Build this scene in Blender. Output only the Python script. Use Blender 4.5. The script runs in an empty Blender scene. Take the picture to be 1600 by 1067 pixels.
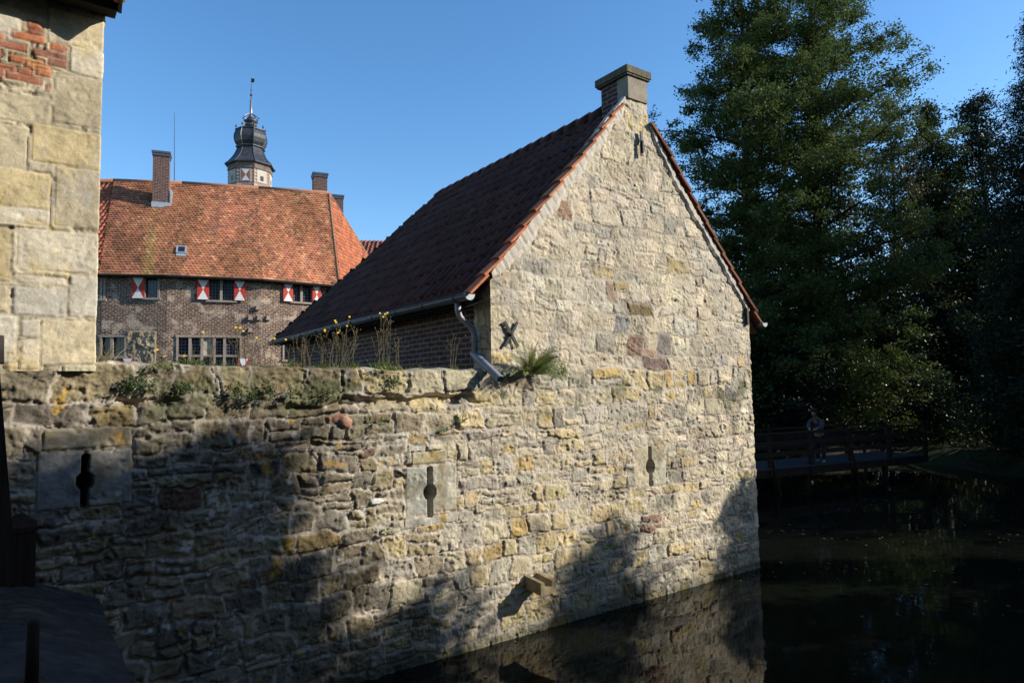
import bpy, math, random
import numpy as np
from mathutils import Vector, Matrix
random.seed(7)
rng = np.random.default_rng(7)
SC = bpy.context.scene
COL = SC.collection
# ------------------------------------------------------------------ camera
F_, PITCH, ROLL, TH, X0, H = 1053.83, .0736, .0194, .6319, 1.2826, 3.2
FW = np.array([0, math.cos(PITCH), math.sin(PITCH)]); UP0 = np.array([0, -math.sin(PITCH), math.cos(PITCH)]); RT0 = np.array([1., 0, 0])
RT = RT0*math.cos(ROLL) - UP0*math.sin(ROLL); UP = UP0*math.cos(ROLL) + RT0*math.sin(ROLL)
CAM = np.array([0, 0, H])
cd = bpy.data.cameras.new('camera'); cam = bpy.data.objects.new('camera', cd); COL.objects.link(cam)
cd.sensor_width = 36; cd.lens = F_/1600*36; cd.clip_end = 3000; cd.clip_start = .05
cam.matrix_world = Matrix(((RT[0], UP[0], -FW[0], 0), (RT[1], UP[1], -FW[1], 0), (RT[2], UP[2], -FW[2], H), (0, 0, 0, 1)))
SC.camera = cam
# ------------------------------------------------------------------ light
SUN_ELEV = math.radians(26.6); SUN_AZ = math.radians(91.4)      # azimuth from +Y towards +X
w = bpy.data.worlds.new('World'); SC.world = w; w.use_nodes = True
nt = w.node_tree; sky = nt.nodes.new('ShaderNodeTexSky'); sky.sky_type = 'NISHITA'; sky.sun_disc = False
sky.sun_elevation = SUN_ELEV; sky.sun_rotation = SUN_AZ; sky.altitude = 0; sky.air_density = 1.0; sky.dust_density = .3; sky.ozone_density = 2.5
hs = nt.nodes.new('ShaderNodeHueSaturation'); hs.inputs['Saturation'].default_value = 1.22; hs.inputs['Value'].default_value = 1.14; nt.links.new(sky.outputs[0], hs.inputs['Color']); nt.links.new(hs.outputs[0], nt.nodes['Background'].inputs[0]); nt.nodes['Background'].inputs[1].default_value = .15
sl = bpy.data.lights.new('sun', 'SUN'); sl.energy = 4.9; sl.angle = math.radians(.55); sl.color = (1, .93, .80)
so = bpy.data.objects.new('sun', sl); COL.objects.link(so)
SD = Vector((math.sin(SUN_AZ)*math.cos(SUN_ELEV), math.cos(SUN_AZ)*math.cos(SUN_ELEV), math.sin(SUN_ELEV)))
so.rotation_euler = SD.to_track_quat('Z', 'Y').to_euler(); so.location = (40, 0, 40)
SC.view_settings.view_transform = 'Standard'; SC.view_settings.look = 'None'; SC.view_settings.exposure = .42; SC.view_settings.gamma = 1

# ------------------------------------------------------------------ frames
U = np.array([math.cos(TH), math.sin(TH), 0]); N = np.array([math.sin(TH), -math.cos(TH), 0]); O = np.array([X0, 10., 0])
Zv = np.array([0, 0, 1.])
def W(a, b, z): return O + U*a + N*b + Zv*z
def ray(x, y): return FW + RT*(x-800)/F_ + UP*(533.5-y)/F_
def onwall(x, y, b=0):
    d = ray(x, y); t = ((O+N*b-CAM)@N)/(d@N); P = CAM+d*t; return (P-O)@U, P[2]
def onz(x, y, z):
    d = ray(x, y); return CAM + d*((z-H)/d[2])
def onplane(x, y, P0, n):
    d = ray(x, y); return CAM + d*(((P0-CAM)@n)/(d@n))
def onY(x, y, Y):
    d = ray(x, y); return CAM + d*(Y/d[1])

# ------------------------------------------------------------------ noise
def _h(i, j, s):
    n = (i.astype(np.int64)*374761393 + j.astype(np.int64)*668265263 + s*1442695041) & 0xffffffff
    n = ((n ^ (n >> 13))*1274126177) & 0xffffffff
    n = ((n ^ (n >> 16))*2246822519) & 0xffffffff
    return ((n ^ (n >> 15)) & 0xffffff)/float(0xffffff)
def vnoise(x, y, s=0):
    i = np.floor(x); j = np.floor(y); u = x-i; v = y-j
    i = i.astype(np.int64); j = j.astype(np.int64)
    u = u*u*u*(u*(u*6-15)+10); v = v*v*v*(v*(v*6-15)+10)
    return (_h(i, j, s)*(1-u)+_h(i+1, j, s)*u)*(1-v) + (_h(i, j+1, s)*(1-u)+_h(i+1, j+1, s)*u)*v
def fbm(x, y, s=0, o=4, g=.5):
    r = 0; a = 1; t = 0
    for k in range(o):
        c, n_ = math.cos(k*1.3+.4), math.sin(k*1.3+.4)
        r = r + a*(vnoise((x*c-y*n_)*2**k+17*k, (x*n_+y*c)*2**k-9*k, s+k)*2-1); t += a; a *= g
    return r/t
def sstep(a, b, x):
    t = np.clip((x-a)/(b-a), 0, 1); return t*t*(3-2*t)

# ------------------------------------------------------------------ materials
def S(r, g, b):
    f = lambda c: (c/255/12.92) if c/255 <= .04045 else ((c/255+.055)/1.055)**2.4
    return (f(r), f(g), f(b), 1)
class NT:
    def __init__(s, name):
        s.m = bpy.data.materials.new(name); s.m.use_nodes = True; s.t = s.m.node_tree; s.b = s.t.nodes['Principled BSDF']
        s.b.inputs['Specular IOR Level'].default_value = .25
    def n(s, typ, **k):
        o = s.t.nodes.new(typ)
        for a, v in k.items():
            if a.startswith('i_'):
                key = a[2:]; o.inputs[int(key) if key.isdigit() else key.replace('_', ' ')].default_value = v
            else: setattr(o, a, v)
        return o
    def l(s, a, b): s.t.links.new(a, b)
def noise_mat(name, c1, c2, scale=5, rough=.85, bump=.3, bscale=None, detail=6, metal=0, stretch=(1, 1, 1), bdist=.02, spec=.25):
    m = NT(name); tc = m.n('ShaderNodeTexCoord'); mp = m.n('ShaderNodeMapping'); mp.inputs['Scale'].default_value = stretch
    m.l(tc.outputs['Object'], mp.inputs[0])
    no = m.n('ShaderNodeTexNoise', i_Scale=scale, i_Detail=detail, i_Roughness=.65); m.l(mp.outputs[0], no.inputs['Vector'])
    r = m.n('ShaderNodeMapRange', i_1=.3, i_2=.7); m.l(no.outputs[0], r.inputs[0])
    mx = m.n('ShaderNodeMix', data_type='RGBA'); mx.inputs[6].default_value = c1; mx.inputs[7].default_value = c2
    m.l(r.outputs[0], mx.inputs[0]); m.l(mx.outputs[2], m.b.inputs['Base Color'])
    m.b.inputs['Roughness'].default_value = rough; m.b.inputs['Metallic'].default_value = metal; m.b.inputs['Specular IOR Level'].default_value = spec
    n2 = m.n('ShaderNodeTexNoise', i_Scale=bscale or scale*5, i_Detail=8, i_Roughness=.7); m.l(mp.outputs[0], n2.inputs['Vector'])
    bp = m.n('ShaderNodeBump', i_Strength=bump, i_Distance=bdist); m.l(n2.outputs[0], bp.inputs['Height']); m.l(bp.outputs[0], m.b.inputs['Normal'])
    return m.m
def attr_mat(name, rough=.9, var=.25, vscale=30, bump=.5, bscale=90, bdist=.01, spec=.2):
    """base colour from the mesh's own per-stone / per-tile colour, with fine grain"""
    m = NT(name); at = m.n('ShaderNodeAttribute', attribute_name='Col'); tc = m.n('ShaderNodeTexCoord')
    no = m.n('ShaderNodeTexNoise', i_Scale=vscale, i_Detail=8, i_Roughness=.7); m.l(tc.outputs['Object'], no.inputs['Vector'])
    r = m.n('ShaderNodeMapRange', i_1=.25, i_2=.75, i_3=1-var, i_4=1+var); m.l(no.outputs[0], r.inputs[0])
    mx = m.n('ShaderNodeVectorMath', operation='SCALE'); m.l(at.outputs['Color'], mx.inputs[0]); m.l(r.outputs[0], mx.inputs['Scale'])
    m.l(mx.outputs[0], m.b.inputs['Base Color']); m.b.inputs['Roughness'].default_value = rough; m.b.inputs['Specular IOR Level'].default_value = spec
    n2 = m.n('ShaderNodeTexNoise', i_Scale=bscale, i_Detail=6, i_Roughness=.75); m.l(tc.outputs['Object'], n2.inputs['Vector'])
    bp = m.n('ShaderNodeBump', i_Strength=bump, i_Distance=bdist); m.l(n2.outputs[0], bp.inputs['Height']); m.l(bp.outputs[0], m.b.inputs['Normal'])
    return m.m
def brick_mat(name, c1, c2, mortar, bw=.25, rh=.08, ms=.012, wash=None, washcol=(.5, .45, .38, 1), rough=.9, dark=None, wob=.03):
    m = NT(name); uv = m.n('ShaderNodeUVMap'); 
    wn = m.n('ShaderNodeTexNoise', i_Scale=3., i_Detail=3); m.l(uv.outputs[0], wn.inputs['Vector'])
    ws = m.n('ShaderNodeVectorMath', operation='SCALE'); m.l(wn.outputs['Color'], ws.inputs[0]); ws.inputs['Scale'].default_value = wob
    va = m.n('ShaderNodeVectorMath', operation='ADD'); m.l(uv.outputs[0], va.inputs[0]); m.l(ws.outputs[0], va.inputs[1])
    b = m.n('ShaderNodeTexBrick', offset=.5); b.inputs['Color1'].default_value = c1; b.inputs['Color2'].default_value = c2; b.inputs['Mortar'].default_value = mortar
    b.inputs['Scale'].default_value = 1; b.inputs['Mortar Size'].default_value = ms; b.inputs['Brick Width'].default_value = bw; b.inputs['Row Height'].default_value = rh; b.inputs['Bias'].default_value = 0; b.inputs['Mortar Smooth'].default_value = .3
    m.l(va.outputs[0], b.inputs['Vector']); colr = b.outputs['Color']
    no = m.n('ShaderNodeTexNoise', i_Scale=1.3, i_Detail=8, i_Roughness=.7); m.l(uv.outputs[0], no.inputs['Vector'])
    if dark:
        n3 = m.n('ShaderNodeTexNoise', i_Scale=7, i_Detail=8, i_Roughness=.8); m.l(uv.outputs[0], n3.inputs['Vector'])
        r3 = m.n('ShaderNodeMapRange', i_1=.35, i_2=.68, i_3=dark, i_4=1.5); m.l(n3.outputs[0], r3.inputs[0])
        vs = m.n('ShaderNodeVectorMath', operation='SCALE'); m.l(colr, vs.inputs[0]); m.l(r3.outputs[0], vs.inputs['Scale']); colr = vs.outputs[0]
    if wash:
        r = m.n('ShaderNodeMapRange', i_1=wash, i_2=wash+.09, i_3=0, i_4=.85); m.l(no.outputs[0], r.inputs[0])
        mx = m.n('ShaderNodeMix', data_type='RGBA'); m.l(r.outputs[0], mx.inputs[0]); m.l(colr, mx.inputs[6]); mx.inputs[7].default_value = washcol; colr = mx.outputs[2]
    m.l(colr, m.b.inputs['Base Color']); m.b.inputs['Roughness'].default_value = rough
    n2 = m.n('ShaderNodeTexNoise', i_Scale=18, i_Detail=6); m.l(uv.outputs[0], n2.inputs['Vector'])
    su = m.n('ShaderNodeMath', operation='SUBTRACT'); m.l(n2.outputs[0], su.inputs[0]); m.l(b.outputs['Fac'], su.inputs[1])
    bp = m.n('ShaderNodeBump', i_Strength=.8, i_Distance=.03); m.l(su.outputs[0], bp.inputs['Height']); m.l(bp.outputs[0], m.b.inputs['Normal'])
    return m.m
def leaf_mat(name, c1, c2, spec=.4, rough=.45, trans=.25):
    m = NT(name); oi = m.n('ShaderNodeNewGeometry')
    mx = m.n('ShaderNodeMix', data_type='RGBA'); mx.inputs[6].default_value = c1; mx.inputs[7].default_value = c2
    m.l(oi.outputs['Random Per Island'], mx.inputs[0]); m.l(mx.outputs[2], m.b.inputs['Base Color'])
    m.b.inputs['Roughness'].default_value = rough; m.b.inputs['Specular IOR Level'].default_value = spec
    tr = m.n('ShaderNodeBsdfTranslucent'); m.l(mx.outputs[2], tr.inputs[0]); ms = m.n('ShaderNodeMixShader', i_0=trans)
    m.l(m.b.outputs[0], ms.inputs[1]); m.l(tr.outputs[0], ms.inputs[2]); m.l(ms.outputs[0], m.t.nodes['Material Output'].inputs[0])
    return m.m
def flat_mat(name, c, rough=.6, metal=0, spec=.3): return noise_mat(name, c, tuple(x*.75 for x in c[:3])+(1,), 8, rough, .15, metal=metal, spec=spec)
M = {}
M['rubble'] = attr_mat('rubble_stone', bump=.8, bscale=55, var=.3, vscale=40, bdist=.012)
M['ashlar'] = attr_mat('dressed_stone', var=.26, vscale=26, bump=.55, bscale=60)
M['tile'] = attr_mat('clay_tile', var=.35, vscale=9, bump=.3, bscale=40, rough=.8)
M['lead'] = noise_mat('zinc', (.16, .18, .21, 1), (.10, .11, .13, 1), 6, .45, .1, metal=.35, spec=.5)
M['zinc_light'] = noise_mat('bright_zinc', (.42, .46, .5, 1), (.3, .33, .37, 1), 6, .4, .1, metal=.3, spec=.5)
M['zinc_mid'] = noise_mat('weathered_zinc', (.30, .32, .36, 1), (.20, .22, .25, 1), 7, .5, .15, metal=.2, spec=.4)
M['iron'] = noise_mat('iron', (.035, .04, .045, 1), (.06, .05, .045, 1), 20, .6, .3, metal=.4)
M['wood_dark'] = noise_mat('dark_timber', (.022, .015, .011, 1), (.05, .034, .024, 1), 4, .9, .6, stretch=(6, 6, .6), spec=.08)
M['wood_grey'] = noise_mat('weathered_timber', (.10, .09, .08, 1), (.17, .155, .14, 1), 4, .85, .5, stretch=(1, 6, 6))
M['deck'] = noise_mat('deck_boards', (.035, .033, .033, 1), (.06, .055, .055, 1), 6, .8, .4)
M['slate'] = brick_mat('slate', (.035, .04, .05, 1), (.065, .07, .085, 1), (.02, .02, .025, 1), .3, .2, .02, rough=.38)
M['copper'] = noise_mat('lead_sheet', (.06, .065, .075, 1), (.10, .10, .12, 1), 5, .4, .2, metal=.3, spec=.5)
M['bark'] = noise_mat('bark', (.03, .026, .02, 1), (.07, .06, .05, 1), 6, .95, .8, stretch=(3, 3, .6))
M['red'] = flat_mat('red_paint', S(190, 60, 45)); M['white'] = flat_mat('white_paint', (.78, .78, .76, 1))
M['glass'] = NT('window_glass').m; gb = M['glass'].node_tree.nodes['Principled BSDF']; gb.inputs['Base Color'].default_value = (.015, .02, .03, 1); gb.inputs['Roughness'].default_value = .08; gb.inputs['Specular IOR Level'].default_value = .6
M['stoneframe'] = noise_mat('window_stone', (.24, .18, .15, 1), (.34, .29, .24, 1), 3, .9, .3)
M['brick_farm'] = brick_mat('old_brick', (.17, .085, .06, 1), (.075, .045, .035, 1), (.42, .32, .24, 1), .30, .115, .024, wash=.515, washcol=(.50, .39, .29, 1), dark=.3, wob=.16)
M['brick_dark'] = brick_mat('dark_brick', (.10, .05, .04, 1), (.05, .032, .03, 1), (.22, .19, .165, 1), .24, .075, .012, dark=.6)
M['brick_chim'] = brick_mat('chimney_brick', (.13, .055, .045, 1), (.07, .04, .035, 1), (.26, .21, .18, 1), .3, .10, .016, dark=.6)
M['brick_tower'] = brick_mat('tower_brick', (.42, .24, .18, 1), (.30, .17, .13, 1), (.45, .36, .30, 1), .3, .12, .02)
M['soffit'] = noise_mat('soffit_boards', (.02, .018, .016, 1), (.04, .035, .03, 1), 4, .9, .3)
M['mortar'] = noise_mat('lime_mortar', (.50, .45, .38, 1), (.60, .55, .47, 1), 7, .95, .6)
M['pebble_render'] = noise_mat('rough_patch', (.10, .075, .04, 1), (.36, .30, .19, 1), 4, .95, 1., 9, bdist=.08)

# ------------------------------------------------------------------ objects
def tag(o, label=None, cat=None, group=None, kind=None):
    if label: o['label'] = label
    if cat: o['category'] = cat
    if group: o['group'] = group
    if kind: o['kind'] = kind
    return o
def thing(name, loc, label, cat, group=None, rz=0):
    o = bpy.data.objects.new(name, None); COL.objects.link(o); o.location = Vector(loc); o.rotation_euler = (0, 0, rz); o.empty_display_size = .2
    return tag(o, label, cat, group)
def link(me, name, mat, parent=None, smooth=True):
    me.name = name
    if mat: me.materials.append(mat)
    if smooth and len(me.polygons): me.polygons.foreach_set('use_smooth', [True]*len(me.polygons))
    o = bpy.data.objects.new(name, me); COL.objects.link(o)
    if parent is not None:
        o.parent = parent
        o.matrix_parent_inverse = Matrix.Translation(-Vector(parent.location)) if parent.rotation_euler.z == 0 else Matrix.Identity(4)
    return o
def npmesh(V, Fq, colr=None, uv=None, fcolr=None):
    """V (n,3), Fq (m,k) constant-size faces; colr per vertex (n,3)"""
    V = np.ascontiguousarray(V, dtype=np.float32); Fq = np.ascontiguousarray(Fq, dtype=np.int32); m, k = Fq.shape
    me = bpy.data.meshes.new('m'); me.vertices.add(len(V)); me.vertices.foreach_set('co', V.ravel())
    me.loops.add(m*k); me.loops.foreach_set('vertex_index', Fq.ravel()); me.polygons.add(m)
    me.polygons.foreach_set('loop_start', np.arange(0, m*k, k, dtype=np.int32)); me.polygons.foreach_set('loop_total', np.full(m, k, dtype=np.int32))
    if colr is not None:
        a = me.color_attributes.new('Col', 'FLOAT_COLOR', 'POINT'); c = np.ones((len(V), 4), np.float32); c[:, :3] = np.clip(colr, 0, 1); a.data.foreach_set('color', c.ravel())
    if uv is not None:
        l = me.uv_layers.new(name='UVMap'); l.data.foreach_set('uv', np.ascontiguousarray(uv[Fq.ravel()], dtype=np.float32).ravel())
    me.update(calc_edges=True); me.validate()
    return me
class MB:
    """collects shapes into ONE mesh"""
    def __init__(s): s.v = []; s.f = []; s.uv = []
    def quad(s, P, uv=None):
        i = len(s.v); s.v += [tuple(p) for p in P]; s.f.append(tuple(range(i, i+len(P))))
        s.uv.append(uv or [(0, 0)]*len(P)); return s
    def obox(s, c, ax, ay, az, sx, sy, sz, taper=1):
        c = np.array(c, float); P = []
        for k in (-1, 1):
            t = taper if k > 0 else 1
            for (i, j) in ((-1, -1), (1, -1), (1, 1), (-1, 1)): P.append(c + ax*i*sx/2*t + ay*j*sy/2*t + az*k*sz/2)
        for idx, (w_, h_) in (((3, 2, 1, 0), (sx, sy)), ((4, 5, 6, 7), (sx, sy)), ((0, 1, 5, 4), (sx, sz)), ((1, 2, 6, 5), (sy, sz)), ((2, 3, 7, 6), (sx, sz)), ((3, 0, 4, 7), (sy, sz))):
            s.quad([P[i] for i in idx], [(0, 0), (w_, 0), (w_, h_), (0, h_)])
        return s
    def box(s, c, size, taper=1): return s.obox(c, np.array([1., 0, 0]), np.array([0, 1., 0]), Zv, *size, taper=taper)
    def tube(s, pts, rad, seg=8, cap=True):
        pts = [np.array(p, float) for p in pts]; n = len(pts)
        if not hasattr(rad, '__len__'): rad = [rad]*n
        rings = []; ref = None
        for i in range(n):
            d = pts[min(i+1, n-1)]-pts[max(i-1, 0)]; d /= (np.linalg.norm(d)+1e-9)
            if ref is None: ref = np.cross(d, [0, 0, 1.]) if abs(d[2]) < .95 else np.cross(d, [1., 0, 0])
            ref = ref - d*(ref@d); ref /= (np.linalg.norm(ref)+1e-9); e = np.cross(d, ref)
            i0 = len(s.v)
            for k in range(seg):
                t = 2*math.pi*k/seg; s.v.append(tuple(pts[i]+(ref*math.cos(t)+e*math.sin(t))*rad[i]))
            rings.append(i0)
        for i in range(n-1):
            for k in range(seg):
                a, b = rings[i], rings[i+1]; k2 = (k+1) % seg
                s.f.append((a+k, a+k2, b+k2, b+k)); s.uv.append([(0, 0)]*4)
        if cap:
            s.f.append(tuple(rings[0]+k for k in range(seg))[::-1]); s.uv.append([(0, 0)]*seg)
            s.f.append(tuple(rings[-1]+k for k in range(seg))); s.uv.append([(0, 0)]*seg)
        return s
    def lathe(s, c, prof, seg=8, rot=0):
        c = np.array(c, float); rings = []
        for r, z in prof:
            i0 = len(s.v)
            for k in range(seg):
                t = rot+2*math.pi*k/seg; s.v.append((c[0]+r*math.cos(t), c[1]+r*math.sin(t), c[2]+z))
            rings.append(i0)
        for i in range(len(prof)-1):
            r0, z0 = prof[i]; r1, z1 = prof[i+1]; w0 = 2*r0*math.sin(math.pi/seg); w1 = 2*r1*math.sin(math.pi/seg); L = math.hypot(r1-r0, z1-z0)
            for k in range(seg):
                k2 = (k+1) % seg; s.f.append((rings[i]+k, rings[i]+k2, rings[i+1]+k2, rings[i+1]+k)); s.uv.append([(k*3-w0/2, z0), (k*3+w0/2, z0), (k*3+w1/2, z0+L), (k*3-w1/2, z0+L)])
        s.f.append(tuple(rings[0]+k for k in range(seg))[::-1]); s.uv.append([(0, 0)]*seg)
        s.f.append(tuple(rings[-1]+k for k in range(seg))); s.uv.append([(0, 0)]*seg)
        return s
    def build(s, name, mat, parent=None, smooth=False):
        me = bpy.data.meshes.new(name); me.from_pydata([tuple(map(float, p)) for p in s.v], [], s.f)
        l = me.uv_layers.new(name='UVMap'); flat = [c for f in s.uv for u in f for c in u]
        l.data.foreach_set('uv', flat); me.update()
        return link(me, name, mat, parent, smooth)

# ================================================================== MASONRY
class Stones:
    """an irregular coursed rubble layout: centres, half sizes, tints"""
    def __init__(s, a0, a1, edges, wfun, seed, pal, split=.25, radius=.018):
        r = random.Random(seed); s.edges = np.array(edges); s.rows = []; s.c = []; s.seed = seed; s.radius = radius
        for i in range(len(edges)-1):
            x = a0 - r.random()*.4; xs = [x]; ids = []
            h = edges[i+1]-edges[i]
            while x < a1:
                w_ = wfun(r, h, x, edges[i]); x += w_; xs.append(x)
                y0, y1 = edges[i], edges[i+1]; x0 = xs[-2]
                if r.random() < split and h > .15:
                    ym = y0 + (y1-y0)*r.uniform(.35, .65); ids.append((len(s.c), len(s.c)+1, ym)); s.add(r, x0, x, y0, ym, pal); s.add(r, x0, x, ym, y1, pal)
                else:
                    ids.append((len(s.c), len(s.c), y1+9)); s.add(r, x0, x, y0, y1, pal)
            s.rows.append((np.array(xs), np.array([q[0] for q in ids]), np.array([q[1] for q in ids]), np.array([q[2] for q in ids])))
        s.over = []
    def add(s, r, x0, x1, y0, y1, pal, col=None, smooth=0, inset=None, off=None):
        i = [r.uniform(.0, .014) for _ in range(4)] if inset is None else [inset]*4
        c = col or pal(r, (x0+x1)/2, (y0+y1)/2)
        s.c.append(((x0+x1)/2+(i[0]-i[1])/2, (y0+y1)/2+(i[2]-i[3])/2, max(.02, (x1-x0)/2-(i[0]+i[1])/2), max(.02, (y1-y0)/2-(i[2]+i[3])/2), c[0], c[1], c[2],
                    r.uniform(-.014, .014) if off is None else off, r.uniform(-.07, .07)*(1-smooth), r.uniform(-.07, .07)*(1-smooth), smooth,
                    r.uniform(-.22, .22)*(smooth == 0), r.uniform(-.10, .10)*(smooth == 0)))
        return len(s.c)-1
    def block(s, x0, x1, y0, y1, col, smooth=.82, off=.0, inset=.004):
        r = random.Random(len(s.c)); s.over.append((x0, x1, y0, y1, s.add(r, x0, x1, y0, y1, None, col, smooth, inset, off)))
    def lookup(s, X, Y):
        ri = np.clip(np.searchsorted(s.edges, Y)-1, 0, len(s.rows)-1); out = np.zeros(X.shape, int)
        for i, (xs, i0, i1, ym) in enumerate(s.rows):
            m = ri == i
            if not m.any(): continue
            j = np.clip(np.searchsorted(xs, X[m])-1, 0, len(i0)-1)
            out[m] = np.where(Y[m] < ym[j], i0[j], i1[j])
        return out
    def field(s, A, Z, warp=1., joint=.016, rough=1., mort=-.022, mcol=(.54, .475, .385), flush=.45):
        sd = s.seed
        X = A + warp*(.10*fbm(A*1.9, Z*1.9, sd, 3) + .045*fbm(A*7, Z*7, sd+5, 3)); Y = Z + warp*(.075*fbm(A*1.3, Z*1.9, sd+11, 3) + .040*fbm(A*6, Z*6, sd+15, 3))
        out = s.lookup(X, Y); wp = np.ones(A.shape)
        for (x0, x1, y0, y1, k) in s.over:
            m = (A > x0) & (A < x1) & (Z > y0) & (Z < y1); out[m] = k; X[m] = A[m]; Y[m] = Z[m]
        C = np.array(s.c)[out]
        dx = X-C[..., 0]; dy = Y-C[..., 1]; hx = C[..., 2]; hy = C[..., 3]; sm = C[..., 10]; dx, dy = dx+C[..., 11]*dy, dy+C[..., 12]*dx
        rr = np.minimum(s.radius*(1-.7*sm), np.minimum(hx, hy)*.9)
        qx = np.abs(dx)-(hx-rr); qy = np.abs(dy)-(hy-rr)
        sdv = np.hypot(np.maximum(qx, 0), np.maximum(qy, 0))+np.minimum(np.maximum(qx, qy), 0)-rr
        fl = flush if hasattr(flush, 'shape') else np.full(A.shape, float(flush))
        ed = (.022*fbm(A*13, Z*13, sd+21, 4, .65)-.012*np.abs(fbm(A*8, Z*8, sd+22, 3)))*(1-.85*sm)
        t = sstep(0, joint*(1-.6*sm), -sdv+ed)
        bul = (1-np.maximum(np.abs(dx)/hx, np.abs(dy)/hy)**4)*.003*(1-sm)
        pit = fbm(A*22, Z*22, sd+31, 3, .6); coarse = fbm(A*6, Z*6, sd+41, 4, .6); mid = fbm(A*12, Z*12, sd+43, 3)
        crease = np.abs(fbm(A*4.5, Z*5.5, sd+45, 4, .55)); fac = np.abs(fbm(A*11+3*coarse, Z*9, sd+46, 3, .6))
        big = fbm(A*2.2, Z*2.2, sd+47, 2)
        ro = rough*(1-.85*sm)*(1+.9*np.clip(big, -.6, 1))
        hs = C[..., 7]*1.2*(1-.45*fl) + (C[..., 8]*dx + C[..., 9]*dy)*(1-.4*fl) + bul + (.009*pit + .010*coarse + .006*mid + .030*crease + .022*fac - .012)*ro
        chips = sstep(.30, .62, fbm(A*6, Z*8, sd+51, 4)); hs = hs - chips*.022*(1-sm)
        holes = sstep(.42, .56, fbm(A*17, Z*12, sd+53, 3, .6))*(1-sm); slash = sstep(.45, .6, fbm(A*34, Z*11, sd+54, 3))*(1-sm)
        deep = sstep(.12, .45, fbm(A*2.6, Z*2.6, sd+61, 3))*(1-.75*fl)
        hm = mort*(1-.7*fl) - deep*.035 + .010*fbm(A*14, Z*14, sd+71, 4, .65)
        crk = sstep(.013, .003, np.abs(sdv+.004+ed*.8))*sstep(-.10, .2, fbm(A*2.9, Z*2.9, sd+66, 3))*(1-.6*sm)
        smear = sstep(.28-.75*fl, .62-.75*fl, fbm(A*2.7, Z*2.7, sd+81, 4, .6)+.25*fbm(A*18, Z*18, sd+82, 3))*(1-.55*sm)
        hm2 = np.maximum(hm, (-.010+.010*pit+.006*mid+.016*fac)*smear + hm*(1-smear))
        lip = hs.clip(-.012, .02)*.5-.004+.008*pit+.012*fac
        tt = t*(1-.8*smear*sstep(.045, .0, -sdv))
        h = hm2*(1-t)+hs*t; h = h*(1-smear*(1-tt)*t)+lip*smear*(1-tt)*t
        h = h-crk*.026*(1-.45*fl)-holes*.018*(1-.6*fl)-slash*.010*(.4+smear); h = h*(1-.25*fl-.15*fl*sstep(3.4, 3.7, Z))
        col = C[..., 4:7]*(1+.20*fbm(A*12, Z*12, sd+91, 4, .65)[..., None]+.20*coarse[..., None])
        mc = np.array(mcol)*(1+.22*fbm(A*10, Z*10, sd+95, 4, .65)[..., None])*(1-.45*deep[..., None]*(1-smear[..., None]))
        mc = mc*(1-.5*fl[..., None]*sstep(3.4, 3.7, Z)[..., None])+C[..., 4:7]*.5*fl[..., None]*sstep(3.4, 3.7, Z)[..., None]
        col = mc*(1-tt[..., None])+col*tt[..., None]
        col = col*(1-.35*(holes+crk).clip(0, 1)[..., None])
        return h, col, out, t
def pick(r, L):
    t = r.random()*sum(q[0] for q in L)
    for q in L:
        t -= q[0]
        if t <= 0:
            k_ = r.uniform(.84, 1.14); return tuple(c*k_*r.uniform(.975, 1.025) for c in q[1])
    return L[-1][1]
P_low = [(5, (.54, .44, .26)), (4, (.50, .43, .30)), (3, (.44, .40, .32)), (1.2, (.52, .38, .18)), (1.2, (.36, .32, .26)), (.12, (.30, .18, .13))]
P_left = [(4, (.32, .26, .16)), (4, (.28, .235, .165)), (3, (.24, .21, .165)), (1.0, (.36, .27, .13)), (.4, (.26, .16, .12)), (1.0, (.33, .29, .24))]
P_up = [(5, (.62, .53, .385)), (4, (.57, .49, .36)), (3, (.52, .455, .35)), (1.5, (.66, .58, .44)), (1, (.42, .38, .31)), (.4, (.56, .45, .24)), (.12, (.42, .29, .20))]
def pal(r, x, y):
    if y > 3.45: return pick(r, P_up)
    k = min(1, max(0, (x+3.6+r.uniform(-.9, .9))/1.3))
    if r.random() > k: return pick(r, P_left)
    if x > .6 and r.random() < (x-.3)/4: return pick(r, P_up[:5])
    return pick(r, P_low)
re = random.Random(5); edges = [-1.2]
while edges[-1] < 2.85: edges.append(edges[-1]+re.uniform(.15, .29))
edges[-1] = 2.98; edges += [3.2, 3.52]
while edges[-1] < 8.6: edges.append(edges[-1]+re.uniform(.17, .34))
def wf(r, h, x, y):
    if 3.15 < y < 3.4 and x < .3: return r.uniform(.28, .62)
    return r.choice([r.uniform(.14, .26), r.uniform(.24, .42), r.uniform(.24, .42), r.uniform(.35, .6)])
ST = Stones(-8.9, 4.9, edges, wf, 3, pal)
def blk(x0, y0, x1, y1, col, **k):           # block given by where its corners lie on the wall face
    a0, z1 = onwall(x0, y0); a1, z0 = onwall(x1, y1); return (a0, a1, min(z0, z1), max(z0, z1), col)
LOOPS = []                                   # (a, z centre, half height, radius, half width, region)
def loop(a, z, hh, rad, hw, blocks, reg):
    for b in blocks: ST.block(*b)
    LOOPS.append((a, z, hh, rad, hw, reg))
gl = (.40, .39, .34); gl2 = (.46, .43, .35)
loop(-6.43, 2.46, .245, .062, .026, [(-6.80, -6.44, 2.22, 2.745, (.30, .30, .28)), (-6.43, -6.05, 2.22, 2.74, (.33, .32, .28)), (-6.76, -6.06, 2.75, 2.95, (.40, .35, .25))], (-6.80, -6.05, 2.215, 2.955))
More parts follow.
